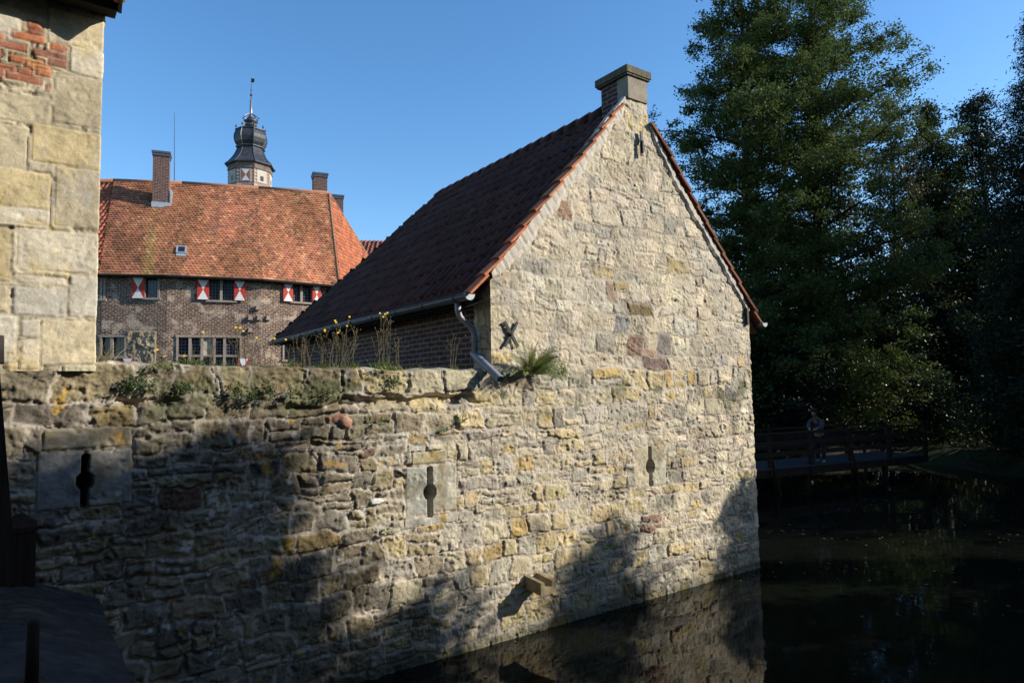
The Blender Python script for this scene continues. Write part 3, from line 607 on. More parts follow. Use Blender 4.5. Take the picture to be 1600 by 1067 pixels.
V, F, C, A, Z = bake_grid(s3, 3.46, lambda s: 7.35+0*s, 340, corner_path(aR=aE), pierfield)
V = V+N*.015
link(npmesh(V, F, C), 'stone_wall', M['ashlar'], gh)
mb = MB(); uvwall(mb, aE-.003, -.55, aE-.003, -3.2, 3.0, 7.35); uvwall(mb, aE, -3.2, -9, -3.2, 3.0, 7.35); mb.build('rear_wall', M['brick_dark'], gh)
# its roof: eave over the front
eb = .36; ez = 6.90; ea = onwall(190, 20, eb)[0]
V, F, C = pantiles(W(-9.4, -3.2, ez+2.6), W(ea, -3.2, ez+2.6), W(-9.4, eb, ez), W(ea, eb, ez), 12, .21, (.34, .13, .075), amp=.035, lift=.035, seed=9)
link(npmesh(V, F, C), 'roof', M['tile'], gh)
mb = MB(); mb.quad([W(-9.4, eb-.10, ez-.05), W(ea-.02, eb-.10, ez-.05), W(ea-.02, -3.2, ez+2.5), W(-9.4, -3.2, ez+2.5)]); mb.quad([W(-9.4, eb-.10, ez-.05), W(-9.4, 0, ez-.03), W(ea-.02, 0, ez-.03), W(ea-.02, eb-.10, ez-.05)])
mb.obox(W((ea-9.4)/2, eb-.11, ez-.03), U, N, Zv, 9.4+ea, .02, .09)
mb.build('soffit', M['soffit'], gh)
mb = MB(); d = W(0, -3.2, ez+2.5)-W(0, eb, ez-.05); L = np.linalg.norm(d); d /= L; mb.obox(W(ea-.01, (eb-3.2)/2, ez+1.22), d, U, np.cross(d, U), L, .03, .16); mb.build('verge_board', M['wood_dark'], gh)
# verge end tiles (terracotta rolls at the roof corner)
for k in range(4):
    mb = MB(); b = eb-.02-k*.33; z = ez+.03+k*.24; mb.tube([W(ea-.03, b+.02, z+.0), W(ea-.03, b-.36, z+.30)], [.075, .062], 10); mb.build('verge_tile', noise_mat('verge_clay', (.42, .2, .12, 1), (.5, .32, .22, 1), 9), gh, True)

# ================================================================== BRIDGE PIER LEFT FOREGROUND
def post(name, P0, w_, h, mat, label, cap=True, d=None):
    t = thing(name, P0, label, 'post'); x = np.array(P0, float)
    mb = MB(); mb.obox(x+Zv*h/2, U, N, Zv, w_, d or w_, h, .97); mb.build('shaft', mat, t)
    if cap:
        mb = MB(); mb.obox(x+Zv*(h+.02), U, N, Zv, w_*1.06, (d or w_)*1.06, .04); mb.obox(x+Zv*(h+.04+.05), U, N, Zv, w_*1.06, (d or w_)*1.06, .10, .25); mb.build('cap', mat, t)
    return t
br = thing('entrance_bridge', W(-8, 2, 0), 'dark cobbled bridge deck in deep shade running up to the gatehouse, bottom left', 'bridge')
def deckz(a): return float(np.interp(a, [-11, -7.4, -6.85, -6.3], [1.80, 1.74, 1.66, 1.40]))
aa_ = np.concatenate([np.arange(-11, -7.5, .1), np.arange(-7.5, -6.29, .025)]); bb_ = np.arange(-.05, 7, .03)
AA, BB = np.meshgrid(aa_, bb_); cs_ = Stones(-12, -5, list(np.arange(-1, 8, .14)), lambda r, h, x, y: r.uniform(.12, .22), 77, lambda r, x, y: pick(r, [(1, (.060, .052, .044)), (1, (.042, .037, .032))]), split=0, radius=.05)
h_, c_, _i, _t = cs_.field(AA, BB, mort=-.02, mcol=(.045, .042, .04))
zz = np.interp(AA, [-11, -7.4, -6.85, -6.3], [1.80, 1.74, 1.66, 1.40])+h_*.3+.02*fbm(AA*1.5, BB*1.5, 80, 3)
VB = O+AA[..., None]*U+BB[..., None]*N+zz[..., None]*Zv
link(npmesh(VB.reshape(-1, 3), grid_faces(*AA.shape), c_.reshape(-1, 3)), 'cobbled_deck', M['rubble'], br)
bb2 = np.arange(-.05, 7, .03); zz2 = np.arange(-.6, 1.40, .03); B2, Z2_ = np.meshgrid(bb2, zz2); h_, c_, _i, _t = cs_.field(B2*.7-9, Z2_*.7+1)
VB2 = O+U*-6.32+h_[..., None]*U*1.2+B2[..., None]*N+Z2_[..., None]*Zv
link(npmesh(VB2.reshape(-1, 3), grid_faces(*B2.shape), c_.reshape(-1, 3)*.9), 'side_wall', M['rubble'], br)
pz = onwall(55, 905, .12); post('gate_bollard', W(-6.90, .12, 1.60), .235, .50, M['wood_dark'], 'squat dark bollard with pointed cap against the shaded foot of the wall')
pl = onwall(4, 700, 1.3); t = thing('gate_timber', W(pl[0], 1.3, 1.7), 'tall dark leaning gate timber at the left edge of the picture', 'post')
mb = MB(); q0 = onwall(8, 560, 1.3); q1 = onwall(28, 825, 1.3); wd = .22
mb.tube([W(q1[0]-wd*.72, 1.3, q1[1]-.35), W(q1[0]-wd*.70, 1.3, q1[1]), W(q0[0]-wd*.66, 1.3, q0[1])], [wd*.72, wd*.70, wd*.62], 4); mb.build('shaft', M['wood_dark'], t)
q2 = onwall(8, 525, 1.3); mb = MB(); mb.obox(W(q2[0]-.15, 1.3, (q2[1]+q0[1])/2-.02), U, N, Zv, .30, .26, q2[1]-q0[1]+.03, .96); mb.build('cap', noise_mat('cap_timber', (.14, .11, .10, 1), (.08, .06, .06, 1), 9), t)
pg = onz(50, 1045, 1.72); mb = MB(); mb.tube([pg-Zv*.1, pg+Zv*.12, pg+Zv*.25, pg+Zv*.27], [.034, .032, .030, .018], 10)
tag(mb.build('iron_peg', M['wood_dark'], None, True), 'short rusty round peg standing on the shaded bridge deck', 'peg')

# ================================================================== FARMHOUSE RANGE
K = 1.25; ze = 3.2+5.6*K; zrf = 3.2+11.8*K
fe = [onz(x, y, ze) for x, y in ((155, 428), (260, 429.5), (410, 436), (530, 446.5))]; fe = [fe[0]+np.array([-7, -.2, 0])]+fe
frd = [onz(x, y, zrf) for x, y in ((178, 283), (285, 287), (404, 294.5), (514, 302.5))]; frd = [frd[0]+np.array([-7, 0, 0])]+frd
v5 = np.array([-7.2*K, 42*K, ze])
fh = thing('farmhouse_range', (fe[2][0], fe[2][1]+3, 1.6), 'long dark brick house with orange tiled roof and red-and-white shutters', 'building')
def tint(t, s, c, r):
    if r.random() < .12: c = [c[0]*1.25, c[1]*1.5, c[2]*1.5]
    n = float(fbm(np.array([s*3.1]), np.array([t*2.2]), 601, 3)[0]); n2 = float(fbm(np.array([s*9.]), np.array([t*14.]), 611, 3)[0]); c = [x*(1+.55*n+.35*n2)*q_ for x, q_ in zip(c, (1, 1-.1*n, 1))]
    return c
meshes = []
TC_ = (.355, .145, .072)
roofF = None
for i in range(1, 4):
    def tf(t, s, c, r, i=i):
        c = tint(t, s+i*1.0, c, r)
        if i == 1:
            k = max(0, 1-abs(s-.62-.1*t)/.13)*max(0, min(1, t*3-.9)); c = [c[0]*(1-.15*k)+.05*k, c[1]+.06*k, c[2]]; k2 = max(0, 1-s*1.4); c = [x*(1-.3*k2) for x in c]
        return c
    me = plaintiles(frd[i], frd[i+1], fe[i], fe[i+1], 44, .21, TC_, lift=.055, seed=600+i, tintfn=tf)
    o = link(me, 'roof_slope', M['tile'], fh, smooth=False); roofF = roofF or o
V, F, C = pantiles(frd[0], frd[1], fe[0], fe[1], 26, .32, (.36, .11, .06), amp=.07, lift=.05, seed=610); link(npmesh(V, F, C), 'roof_slope', M['tile'], fh)
V, F, C = pantiles(frd[4], frd[4]+np.array([.05, 0, 0]), fe[4], v5, 26, .30, (.46, .16, .08), amp=.06, lift=.05, seed=611); link(npmesh(V, F, C), 'roof_slope', M['tile'], fh)
mb = MB()
for i in range(4): mb.tube([frd[i]+Zv*.02, frd[i+1]+Zv*.02], .15, 8)
mb.tube([frd[4]+Zv*.02, fe[4]+Zv*.05], .09, 6); mb.tube([frd[4], v5], .12, 8); mb.build('ridge', noise_mat('ridge_clay', (.34, .17, .1, 1), (.24, .13, .09, 1), 3, .9, .5), fh, True)
mb = MB(); back = [p+np.array([1.5, 7, 0]) for p in fe]
for i in range(4): mb.quad([frd[i]-Zv*.05, frd[i+1]-Zv*.05, back[i+1], back[i]])
mb.build('rear_roof', M['brick_dark'], fh)
mb = MB()
for i in range(4):
    e0, e1 = fe[i], fe[i+1]; d = (e1-e0)/np.linalg.norm(e1-e0); inn = np.cross(Zv, d); 
    mb.quad([e0-Zv*.03, e1-Zv*.03, e1+inn*.6-Zv*.03, e0+inn*.6-Zv*.03]); mb.quad([e0-Zv*.05, e1-Zv*.05, e1+Zv*.02, e0+Zv*.02]); mb.tube([e0-inn*.08-Zv*.06, e1-inn*.08-Zv*.06], .075, 6)
mb.build('eaves_gutter', M['soffit'], fh)
INS = .42
def inset_line():
    out = []
    for i in range(5):
        ds = []
        for j in (i-1, i):
            if 0 <= j < 4: d = fe[j+1]-fe[j]; d /= np.linalg.norm(d); ds.append(np.cross(Zv, d))
        n_ = sum(ds); n_ /= np.linalg.norm(n_); out.append(fe[i]+n_*INS)
    return out
fw_ = inset_line(); zb = 1.4
def facet_pt(i, x, y):
    P0, P1 = fw_[i], fw_[i+1]; d = (P1-P0)/np.linalg.norm(P1-P0); n_ = np.cross(d, Zv); P_ = onplane(x, y, P0, n_); return (P_-P0)@d, P_[2]
# openings: (facet, px rect, mullions px, style)
WIN = [(1, (150, 437, 161.5, 467), (), 'leaded'), (1, (228, 433.5, 246.5, 465.5), (), 'leaded'), (2, (327, 437, 365.5, 470), (346,), 'leaded'), (3, (457, 444.5, 486, 473), (471,), 'leaded'),
       (1, (160, 527, 194, 556.5), (175,), 'leaded'), (2, (279, 527, 374, 583), (297, 316, 335, 351), 'big'), (3, (444, 526, 454, 562), (), 'leaded')]
for i in range(4):
    P0, P1 = fw_[i], fw_[i+1]; L = np.linalg.norm(P1-P0); d = (P1-P0)/L; n_ = np.cross(d, Zv); holes = []
    for (fi, (x0, y0, x1, y1), mul, sty) in WIN:
        if fi != i: continue
        a, z1 = facet_pt(i, x0, y0); b, z0 = facet_pt(i, x1, y1); holes.append((max(a, .01), b, z0, z1, [facet_pt(i, m, y0)[0] for m in mul], sty))
    xs = sorted({0, L}|{h[0] for h in holes}|{h[1] for h in holes}); zs = sorted({zb, ze-.02}|{h[2] for h in holes}|{h[3] for h in holes}); mb = MB(); uo = i*37.3
    for u0, u1 in zip(xs, xs[1:]):
        for z0, z1 in zip(zs, zs[1:]):
            if any(h[0]-1e-6 <= u0 and u1 <= h[1]+1e-6 and h[2]-1e-6 <= z0 and z1 <= h[3]+1e-6 for h in holes): continue
            mb.quad([P0*[1, 1, 0]+d*u0+Zv*z0, P0*[1, 1, 0]+d*u1+Zv*z0, P0*[1, 1, 0]+d*u1+Zv*z1, P0*[1, 1, 0]+d*u0+Zv*z1], [(uo+u0, z0), (uo+u1, z0), (uo+u1, z1), (uo+u0, z1)])
    B0 = P0*[1, 1, 0]
    for h in holes:
        for (p, q) in (((h[0], h[2]), (h[1], h[2])), ((h[1], h[2]), (h[1], h[3])), ((h[1], h[3]), (h[0], h[3])), ((h[0], h[3]), (h[0], h[2]))):
            mb.quad([B0+d*p[0]+Zv*p[1], B0+d*q[0]+Zv*q[1], B0+d*q[0]+Zv*q[1]-n_*.25, B0+d*p[0]+Zv*p[1]-n_*.25])
    mb.build('wall', M['brick_farm'], fh)
    for h in holes:
        a, b, z0, z1, mul, sty = h; fm = MB(); t_ = .11
        bx = lambda m, s0, s1, zz0, zz1, off, dep: m.obox(B0+d*(s0+s1)/2+Zv*(zz0+zz1)/2+n_*off, d, n_, Zv, s1-s0, dep, zz1-zz0)
        bx(fm, a-t_, a, z0-.0, z1, .0, .14); bx(fm, b, b+t_, z0, z1, .0, .14); bx(fm, a-t_-.04, b+t_+.04, z1, z1+t_, .003, .16); bx(fm, a-t_-.06, b+t_+.06, z0-t_*1.1, z0, .02, .2)
        for m_ in mul: bx(fm, m_-.075, m_+.075, z0, z1, -.04, .16)
        if sty == 'big': zt_ = facet_pt(i, 320, 556)[1]; bx(fm, a, b, zt_-.05, zt_+.05, -.05, .14)
        fo = fm.build('window', M['stoneframe'], fh)
        g = MB(); g.quad([B0+d*a+Zv*z0-n_*.2, B0+d*b+Zv*z0-n_*.2, B0+d*b+Zv*z1-n_*.2, B0+d*a+Zv*z1-n_*.2]); g.build('pane', M['glass'], fo)
        g = MB(); sp = .17
        k = a+sp
        while k < b-.03: bx(g, k-.012, k+.012, z0, z1, -.185, .015); k += sp
        k = z0+sp*1.1
        while k < z1-.03: bx(g, a, b, k-.012, k+.012, -.18, .014); k += sp*1.1
        g.build('glazing_bars', noise_mat('glazing_lead', (.22, .23, .24, 1), (.14, .15, .16, 1), 3), fo)
        if sty == 'big':
            g = MB(); s0 = facet_pt(i, 317, 540)[0]; s1_ = facet_pt(i, 333, 540)[0]; bx(g, s0, s1_, zt_+.05, z1-.02, -.12, .04); g.build('blind_panel', noise_mat('plastered_panel', (.5, .44, .36, 1), (.42, .37, .3, 1), 3), fo)
def shutter(i, x0, y0, x1, y1, label=None):
    a, z1 = facet_pt(i, x0, y0); b, z0 = facet_pt(i, x1, y1); P0, P1 = fw_[i], fw_[i+1]; d = (P1-P0)/np.linalg.norm(P1-P0); n_ = np.cross(d, Zv); B0 = P0*[1, 1, 0]
    c = B0+d*(a+b)/2+Zv*(z0+z1)/2+n_*.13; w2, h2 = (b-a)/2, (z1-z0)/2
    m_ = MB(); m_.obox(c, d, n_, Zv, w2*2, .05, h2*2); o = m_.build('shutter', M['red'], fh)
    m_ = MB(); q = c+n_*.029
    for s_ in (1, -1):
        p = [q-d*w2*.94+Zv*h2*s_*.97, q+d*w2*.94+Zv*h2*s_*.97, q]; p = p if s_ < 0 else [p[1], p[0], p[2]]; m_.quad(p[::-1] if False else p)
        pp = [x-n_*.0 for x in p]
    m_.build('white_triangles', M['white'], o)
for a in ((1, 207.5, 433, 226.5, 467), (2, 308.5, 437, 326.5, 469), (2, 366, 439, 383, 470.5), (3, 441.5, 443, 456.5, 472), (3, 487, 446, 500, 475.5), (1, 193, 560, 208, 588), (2, 372, 560, 388, 590)): shutter(*a)
i = 1; a, z1 = facet_pt(1, 197, 517); b, z0 = facet_pt(1, 244, 575); P0, P1 = fw_[1], fw_[2]; d = (P1-P0)/np.linalg.norm(P1-P0); n_ = np.cross(d, Zv)
g0, g1 = np.meshgrid(np.linspace(a, b, 60), np.linspace(z0, z1, 70)); hh = .05+.12*np.clip(fbm(g0*3.5, g1*3.5, 650, 4)+.2, 0, 1)+.04*fbm(g0*9, g1*9, 651, 2)
ed = np.minimum(np.minimum(g0-a, b-g0), np.minimum(g1-z0, z1-g1)); hh = hh*sstep(-.02, .1, ed+.05*fbm(g0*4, g1*4, 653, 2))-.01
Vp = P0*[1, 1, 0]+g0[..., None]*d+g1[..., None]*Zv+hh[..., None]*n_; cc = np.array([.25, .20, .135])*(1+.6*fbm(g0*4, g1*4, 652, 3)[..., None])
link(npmesh(Vp.reshape(-1, 3), grid_faces(70, 60), cc.reshape(-1, 3)), 'rough_masonry_patch', M['rubble'], fh)
# eroded putlog stones and white patches
rr = random.Random(4)
for (x, y) in ((403, 481), (391, 497), (405, 497), (418, 497), (391, 516)):
    s0, z0 = facet_pt(2 if x < 410 else 3, x, y); f_ = 2 if x < 410 else 3; P0, P1 = fw_[f_], fw_[f_+1]; d = (P1-P0)/np.linalg.norm(P1-P0); n_ = np.cross(d, Zv)
    m_ = MB(); m_.obox(P0*[1, 1, 0]+d*s0+Zv*z0+n_*.08, d, n_, Zv, .28, .22, .26, .6); m_.build('projecting_stone', M['stoneframe'], fh)
mb = MB(); q = fw_[4]; mb.obox(np.array([q[0]+.15, q[1]-.1, (zb+ze+.1)/2]), U, N, Zv, 1.0, .6, ze-zb+.35); mb.build('corner_pier', M['brick_chim'], fh)
# side wall under the hip
d5 = v5-fw_[4]; mb = MB(); mb.quad([fw_[4]*[1, 1, 0]+Zv*zb, v5*[1, 1, 0]+Zv*zb, v5, fw_[4]*[1, 1, 0]+Zv*ze], [(0, zb), (8, zb), (8, ze), (0, ze)]); mb.build('end_wall', M['brick_farm'], fh)
def chimney(cx, ybase, ytop, wpx, Y, label, flash=True, depth=.9):
    t0 = onY(cx, ytop, Y); t1 = onY(cx, ybase, Y); w_ = wpx/F_*Y; d = (fe[3]-fe[2]); d /= np.linalg.norm(d); n_ = np.cross(d, Zv)
    hgt = t0[2]-t1[2]; mb = MB(); c = t0*[1, 1, 0]+Zv*((t0[2]-.12+t1[2]-1.2)/2); mb.obox(c, d, n_, Zv, w_, depth, hgt+1.1); o = mb.build('chimney', M['brick_chim'], fh)
    mb = MB(); mb.obox(t0*[1, 1, 0]+Zv*(t0[2]-.22), d, n_, Zv, w_*1.10, depth*1.12, .18); mb.obox(t0*[1, 1, 0]+Zv*(t0[2]-.07), d, n_, Zv, w_*1.17, depth*1.2, .14); mb.build('cap', M['copper'], o)
    if flash: mb = MB(); mb.obox(t1*[1, 1, 0]+Zv*(t1[2]-.05)+n_*.02, d, n_, Zv, w_*1.2, depth*1.1, .34); mb.obox(t1*[1, 1, 0]+d*w_*.56+Zv*(t1[2]+.4), d, n_, Zv, .1, depth*1.02, 1.3); mb.build('flashing', M['zinc_light'], o)
# depth where each chimney breaks out of the slope
def slopeY(i, x, y):
    n_ = np.cross(fe[i+1]-fe[i], frd[i]-fe[i]); P_ = onplane(x, y, fe[i], n_); return P_[1]
chimney(253, 322, 240, 23, slopeY(1, 253, 322)+.3, ''); chimney(499.5, 330, 273, 21, slopeY(3, 499, 330)+.3, ''); chimney(526.5, 345, 307, 17, slopeY(3, 499, 330)+4.5, '', False)
# skylights on the slope
def skylight(i, x0, y0, x1, y1):
    n_ = np.cross(fe[i+1]-fe[i], frd[i]-fe[i]); n_ /= np.linalg.norm(n_); n_ *= np.sign(n_[2]); c = onplane((x0+x1)/2, (y0+y1)/2, fe[i], n_)
    d = (fe[i+1]-fe[i]); d /= np.linalg.norm(d); up_ = np.cross(n_, d); up_ *= np.sign(up_[2]); w_ = (x1-x0)/F_*c[1]*1.02; h_s = (y1-y0)/F_*c[1]*1.25
    m_ = MB(); 
    for s_ in (-1, 1): m_.obox(c+n_*.10+d*s_*w_/2, d, up_, n_, .09, h_s+.09, .14); m_.obox(c+n_*.10+up_*s_*h_s/2, d, up_, n_, w_-.09, .09, .138)
    o = m_.build('skylight', M['zinc_light'], fh); m_ = MB(); m_.obox(c+n_*.10, d, up_, n_, w_-.08, h_s-.08, .06); m_.build('pane', M['glass'], o)
    m_ = MB(); m_.obox(c+n_*.07-up_*(h_s/2+.16), d, up_, n_, w_*1.1, .25, .03); m_.build('flashing', M['zinc_light'], o)
skylight(1, 277, 385, 289.5, 400) if False else skylight(2, 277.5, 386, 289.5, 400); skylight(3, 474, 401, 485, 415)
an = onY(272.5, 286, frd[2][1]); at_ = onY(272.5, 176, frd[2][1]); mb = MB(); mb.tube([an-Zv*.3, an*.5+at_*.5, at_], [.03, .02, .012], 5); tag(mb.build('lightning_rod', M['iron']), 'thin tall rod rising from the ridge beside the left chimney', 'antenna')

# far roof behind
bn = thing('distant_barn', (-12, 80, 1.5), 'low red pantiled roof just visible between the house and the gable roof', 'building')
r0 = onY(540, 375.5, 78); r1 = onY(700, 377, 78); e0 = r0+np.array([0, -6, -6]); e1 = r1+np.array([0, -6, -6])
V, F, C = pantiles(r0, r1, e0, e1, 16, .48, (.30, .10, .07), amp=.11, lift=.06, seed=700); link(npmesh(V, F, C), 'roof', M['tile'], bn)
mb = MB(); c = (e0+e1)/2+np.array([0, 6, 0]); mb.box((c[0], c[1], (e0[2]+1)/2), (abs(e1[0]-e0[0])-.6, 11.2, e0[2]-1.2)); mb.quad([r0-Zv*.05, r1-Zv*.05, e1+np.array([0, 12, 0]), e0+np.array([0, 12, 0])]); mb.build('wall', M['brick_dark'], bn)

# ================================================================== TOWER
Yt = 85.; sc = Yt/F_; tc0 = onY(391.0, 262, Yt); px = sc/5.333
tw = thing('castle_tower', (tc0[0], Yt, 1.5), 'slender octagonal tower with curved slate onion dome and weather vane above the orange roof', 'tower')
def ty(y): return onY(392, 100+y/5.333, Yt)[2]
TX = onY(391.3, 262, Yt)[0]; c0 = np.array([TX, Yt, 0.]); rot = math.radians(-90+22.5+9)
mb = MB(); Rb = 176*px
mb.lathe(c0, [(Rb, 1.5), (Rb, ty(905))], 8, rot); mb.build('shaft', M['brick_tower'], tw)
mb = MB(); 
for (y0, y1, r_) in ((900, 918, 184), (870, 900, 181), (862, 872, 190), (1068, 1082, 182)): mb.lathe(c0, [(r_*px, ty(y1)), (r_*px, ty(y0))], 8, rot)
mb.build('cornice', noise_mat('cornice_stone', (.20, .16, .14, 1), (.09, .075, .07, 1), 2.5, .9, .5), tw)
mb = MB(); prof = [(204, 868), (201, 858), (178, 838), (150, 806), (128, 772), (114, 740), (106, 718), (118, 712), (118, 704), (108, 698), (126, 672), (134, 640), (133, 610), (124, 585), (118, 574), (124, 570), (124, 562), (60, 552), (44, 545)]
mb.lathe(c0, [(r_*px, ty(y)) for r_, y in prof], 8, rot); dome = mb.build('dome', M['slate'], tw)
mb = MB()
for k in range(8):
    t = rot+2*math.pi*k/8; mb.tube([c0+np.array([math.cos(t), math.sin(t), 0])*(r_*px+.01)+Zv*ty(y) for r_, y in prof[:17]], .05, 5)
mb.build('hip_rolls', M['copper'], dome)
for k in (0, 2, 4, 6, 5, 7, 1, 3):
    t = rot+2*math.pi*k/8; p = c0+np.array([math.cos(t), math.sin(t), 0])*118*px+Zv*ty(562); mb = MB()
    mb.tube([p, p+Zv*14*px, p+Zv*18*px, p+Zv*26*px, p+Zv*32*px, p+Zv*44*px], [.05, .03, .10, .12, .03, .01], 8); mb.build('finial', M['iron'], dome, True)
mb = MB(); mb.lathe(c0, [(r_*px, ty(y)) for r_, y in ((44, 552), (38, 548), (30, 530), (52, 524), (52, 512), (34, 506), (34, 498), (58, 488), (60, 480), (36, 474), (30, 452), (16, 446))], 12, rot); lan = mb.build('lantern', M['copper'], tw, True)
mb = MB()
for k in range(8):
    t = rot+2*math.pi*(k+.5)/8; e = np.array([math.cos(t), math.sin(t), 0]); mb.tube([c0+e*r_*px+Zv*ty(y) for r_, y in ((38, 478), (60, 468), (62, 455), (46, 438), (22, 424), (12, 418))], .045, 5); mb.tube([c0+e*60*px+Zv*ty(460), c0+e*68*px+Zv*ty(452)], [.06, .07], 6)
mb.build('crown', M['copper'], lan)
mb = MB(); mb.tube([c0+Zv*ty(y) for y in (480, 410, 300, 298)], [12*px, 11.5*px, 9*px, 2*px], 10); sp_ = mb.build('spire', noise_mat('spire_lead', (.30, .26, .28, 1), (.2, .18, .2, 1), 2, .35, .1, metal=.4, spec=.5), tw, True)
mb = MB(); mb.tube([c0+Zv*ty(y) for y in (300, 272, 268, 262, 256, 250, 222, 218, 212, 118)], [2*px, 3*px, 8*px, 11*px, 8*px, 3*px, 3*px, 7*px, 2*px, 1.6*px], 8); mb.build('rod', M['iron'], sp_, True)
mb = MB(); mb.box(c0+np.array([14*px, 0, ty(140)]), (26*px, .03, 34*px)); o = mb.build('weather_vane', M['iron'], sp_)
def tower_face(k):
    t0 = rot+2*math.pi*k/8; t1 = t0+math.pi/4; p0 = c0+np.array([math.cos(t0), math.sin(t0), 0])*Rb; p1 = c0+np.array([math.cos(t1), math.sin(t1), 0])*Rb; d = (p1-p0)/np.linalg.norm(p1-p0); n_ = np.array([d[1], -d[0], 0]); 
    if n_@(p0-c0) < 0: n_ = -n_
    return p0, p1, d, n_
for k in range(8):
    p0, p1, d, n_ = tower_face(k); mid = (p0+p1)/2; L = np.linalg.norm(p1-p0)
    if n_[1] > .2: continue
    mb = MB(); mb.obox(mid+n_*.02+Zv*ty(975), d, n_, Zv, L*.66, .10, 108*px); fo = mb.build('window', noise_mat('tower_window', (.5, .44, .38, 1), (.42, .36, .3, 1), 2), tw)
    front = n_[1] < -.97
    if not front: mb = MB(); mb.obox(mid+n_*.05+Zv*ty(990), d, n_, Zv, L*.22, .08, 40*px); mb.build('pane', M['glass'], fo)
    if front: mb = MB(); mb.obox(mid+n_*.05+Zv*ty(975), d, n_, Zv, L*.50, .08, 98*px); mb.build('shutter', noise_mat('faded_red', (.34, .13, .10, 1), (.28, .1, .08, 1), 2), fo)
    mb = MB(); q = mid+n_*.096; w2 = L*.24; zc = ty(975); h2 = 47*px
    for s_ in (1, -1): mb.quad([q-d*w2+Zv*(zc+h2*s_), q+d*w2+Zv*(zc+h2*s_), q+Zv*zc])
    if front: mb.build('white_triangles', M['white'], fo)
    mb = MB()
    for j in range(6): mb.obox(p0+Zv*ty(1050-j*27)+d*.12*(1 if j % 2 else 1.6), d, n_, Zv, .34 if j % 2 else .5, .08, 12*px)
    mb.build('corner_quoins', noise_mat('tower_quoin', (.5, .44, .38, 1), (.3, .25, .22, 1), 2), tw)

# ================================================================== TERRAIN, WATER
def axis(lo, hi, st, far): return np.array([-f for f in far[::-1]]+list(np.arange(lo, hi+.01, st))+list(far))
gx = axis(-40, 50, .5, [70, 110, 200, 400, 900, 1800]); gx[:6] = [-1800, -900, -400, -200, -110, -70]; gy = axis(-12, 62, .5, [80, 120, 220, 420, 900, 1800]); gy[:6] = [-1800, -900, -400, -200, -80, -35]
GX, GY = np.meshgrid(gx, gy); PA = (GX-O[0])*U[0]+(GY-O[1])*U[1]; PB_ = (GX-O[0])*N[0]+(GY-O[1])*N[1]
xs_ = np.interp(GY, [-50, 0, 6, 10, 14, 18, 21, 24, 30], [8.6, 8.6, 8.6, 10.3, 13.4, 15.8, 17.0, 16.6, 15.5])+.3*fbm(GX*.5, GY*.5, 800, 2)
di = np.maximum(PA-aR+.3, PB_+.3); far = np.maximum(27.6+.4*fbm(GX*.4, GY*.4, 801, 2)-GY, aR+15-PA)
md = np.minimum(xs_-GX, far); hz = np.where(md > 0, -sstep(0, 1.2, md)*1.2, sstep(0, -1.6, md)*.55+sstep(-1.5, -12, md)*.8)+.04*fbm(GX, GY, 802, 3)
hz = np.where(di < 0, 1.5, hz)
soil = np.array([.045, .035, .022]); grass = np.array([.04, .06, .016]); gm = sstep(-.3, .3, fbm(GX*.6, GY*.6, 805, 4))[..., None]; gc = soil*(1-gm)+grass*gm
o = link(npmesh(np.stack([GX, GY, hz], -1).reshape(-1, 3), grid_faces(*GX.shape), gc.reshape(-1, 3)), 'ground', attr_mat('soil_and_grass', bump=.8, bscale=20, bdist=.05)); tag(o, kind='structure')
wm = NT('moat_water'); wm.b.inputs['Base Color'].default_value = (.006, .007, .005, 1); wm.b.inputs['Roughness'].default_value = .035; wm.b.inputs['IOR'].default_value = 1.33; wm.b.inputs['Specular IOR Level'].default_value = .5
tcw = wm.n('ShaderNodeTexCoord'); wn = wm.n('ShaderNodeTexNoise', i_Scale=1.6, i_Detail=3); wm.l(tcw.outputs['Object'], wn.inputs['Vector']); wb = wm.n('ShaderNodeBump', i_Strength=.14, i_Distance=.03); wm.l(wn.outputs[0], wb.inputs['Height']); wm.l(wb.outputs[0], wm.b.inputs['Normal'])
fn = wm.n('ShaderNodeTexNoise', i_Scale=.8, i_Detail=8, i_Roughness=.75); wm.l(tcw.outputs['Object'], fn.inputs['Vector']); fr_ = wm.n('ShaderNodeMapRange', i_1=.5, i_2=.75, i_3=.03, i_4=.11); wm.l(fn.outputs[0], fr_.inputs[0]); wm.l(fr_.outputs[0], wm.b.inputs['Roughness'])
mb = MB(); mb.quad([(-40, -12, 0), (50, -12, 0), (50, 60, 0), (-40, 60, 0)]); tag(mb.build('water', wm.m), kind='structure')
# floating leaves
def leafmesh(Cn, size, nrm=None, r=rng, aspect=.62, up=.35):
    n = len(Cn); nv = r.normal(size=(n, 3)) if nrm is None else nrm; nv[:, 2] += up*np.sign(nv[:, 2]); nv /= np.linalg.norm(nv, axis=1)[:, None]
    t = r.normal(size=(n, 3)); e1 = np.cross(nv, t); e1 /= np.linalg.norm(e1, axis=1)[:, None]; e2 = np.cross(nv, e1); s_ = (size*r.uniform(.6, 1.3, n))[:, None]
    V_ = np.stack([Cn+e1*s_*.5, Cn+e2*s_*.5*aspect+e1*s_*.08, Cn-e1*s_*.5, Cn-e2*s_*.5*aspect+e1*s_*.08], 1).reshape(-1, 3)
    return V_, np.arange(4*n).reshape(n, 4)
fy = rng.uniform(6, 24, 1500)**1; fx = rng.uniform(-2, 15, 1500); dn_ = fbm(fx*.35, fy*.5, 810, 3); pa = (fx-O[0])*U[0]+(fy-O[1])*U[1]; pbb = (fx-O[0])*N[0]+(fy-O[1])*N[1]
k = (np.maximum(pa-aR, pbb) > .08) & (dn_+rng.uniform(-.35, .35, 1500) > .0) & (fx < .78*fy)
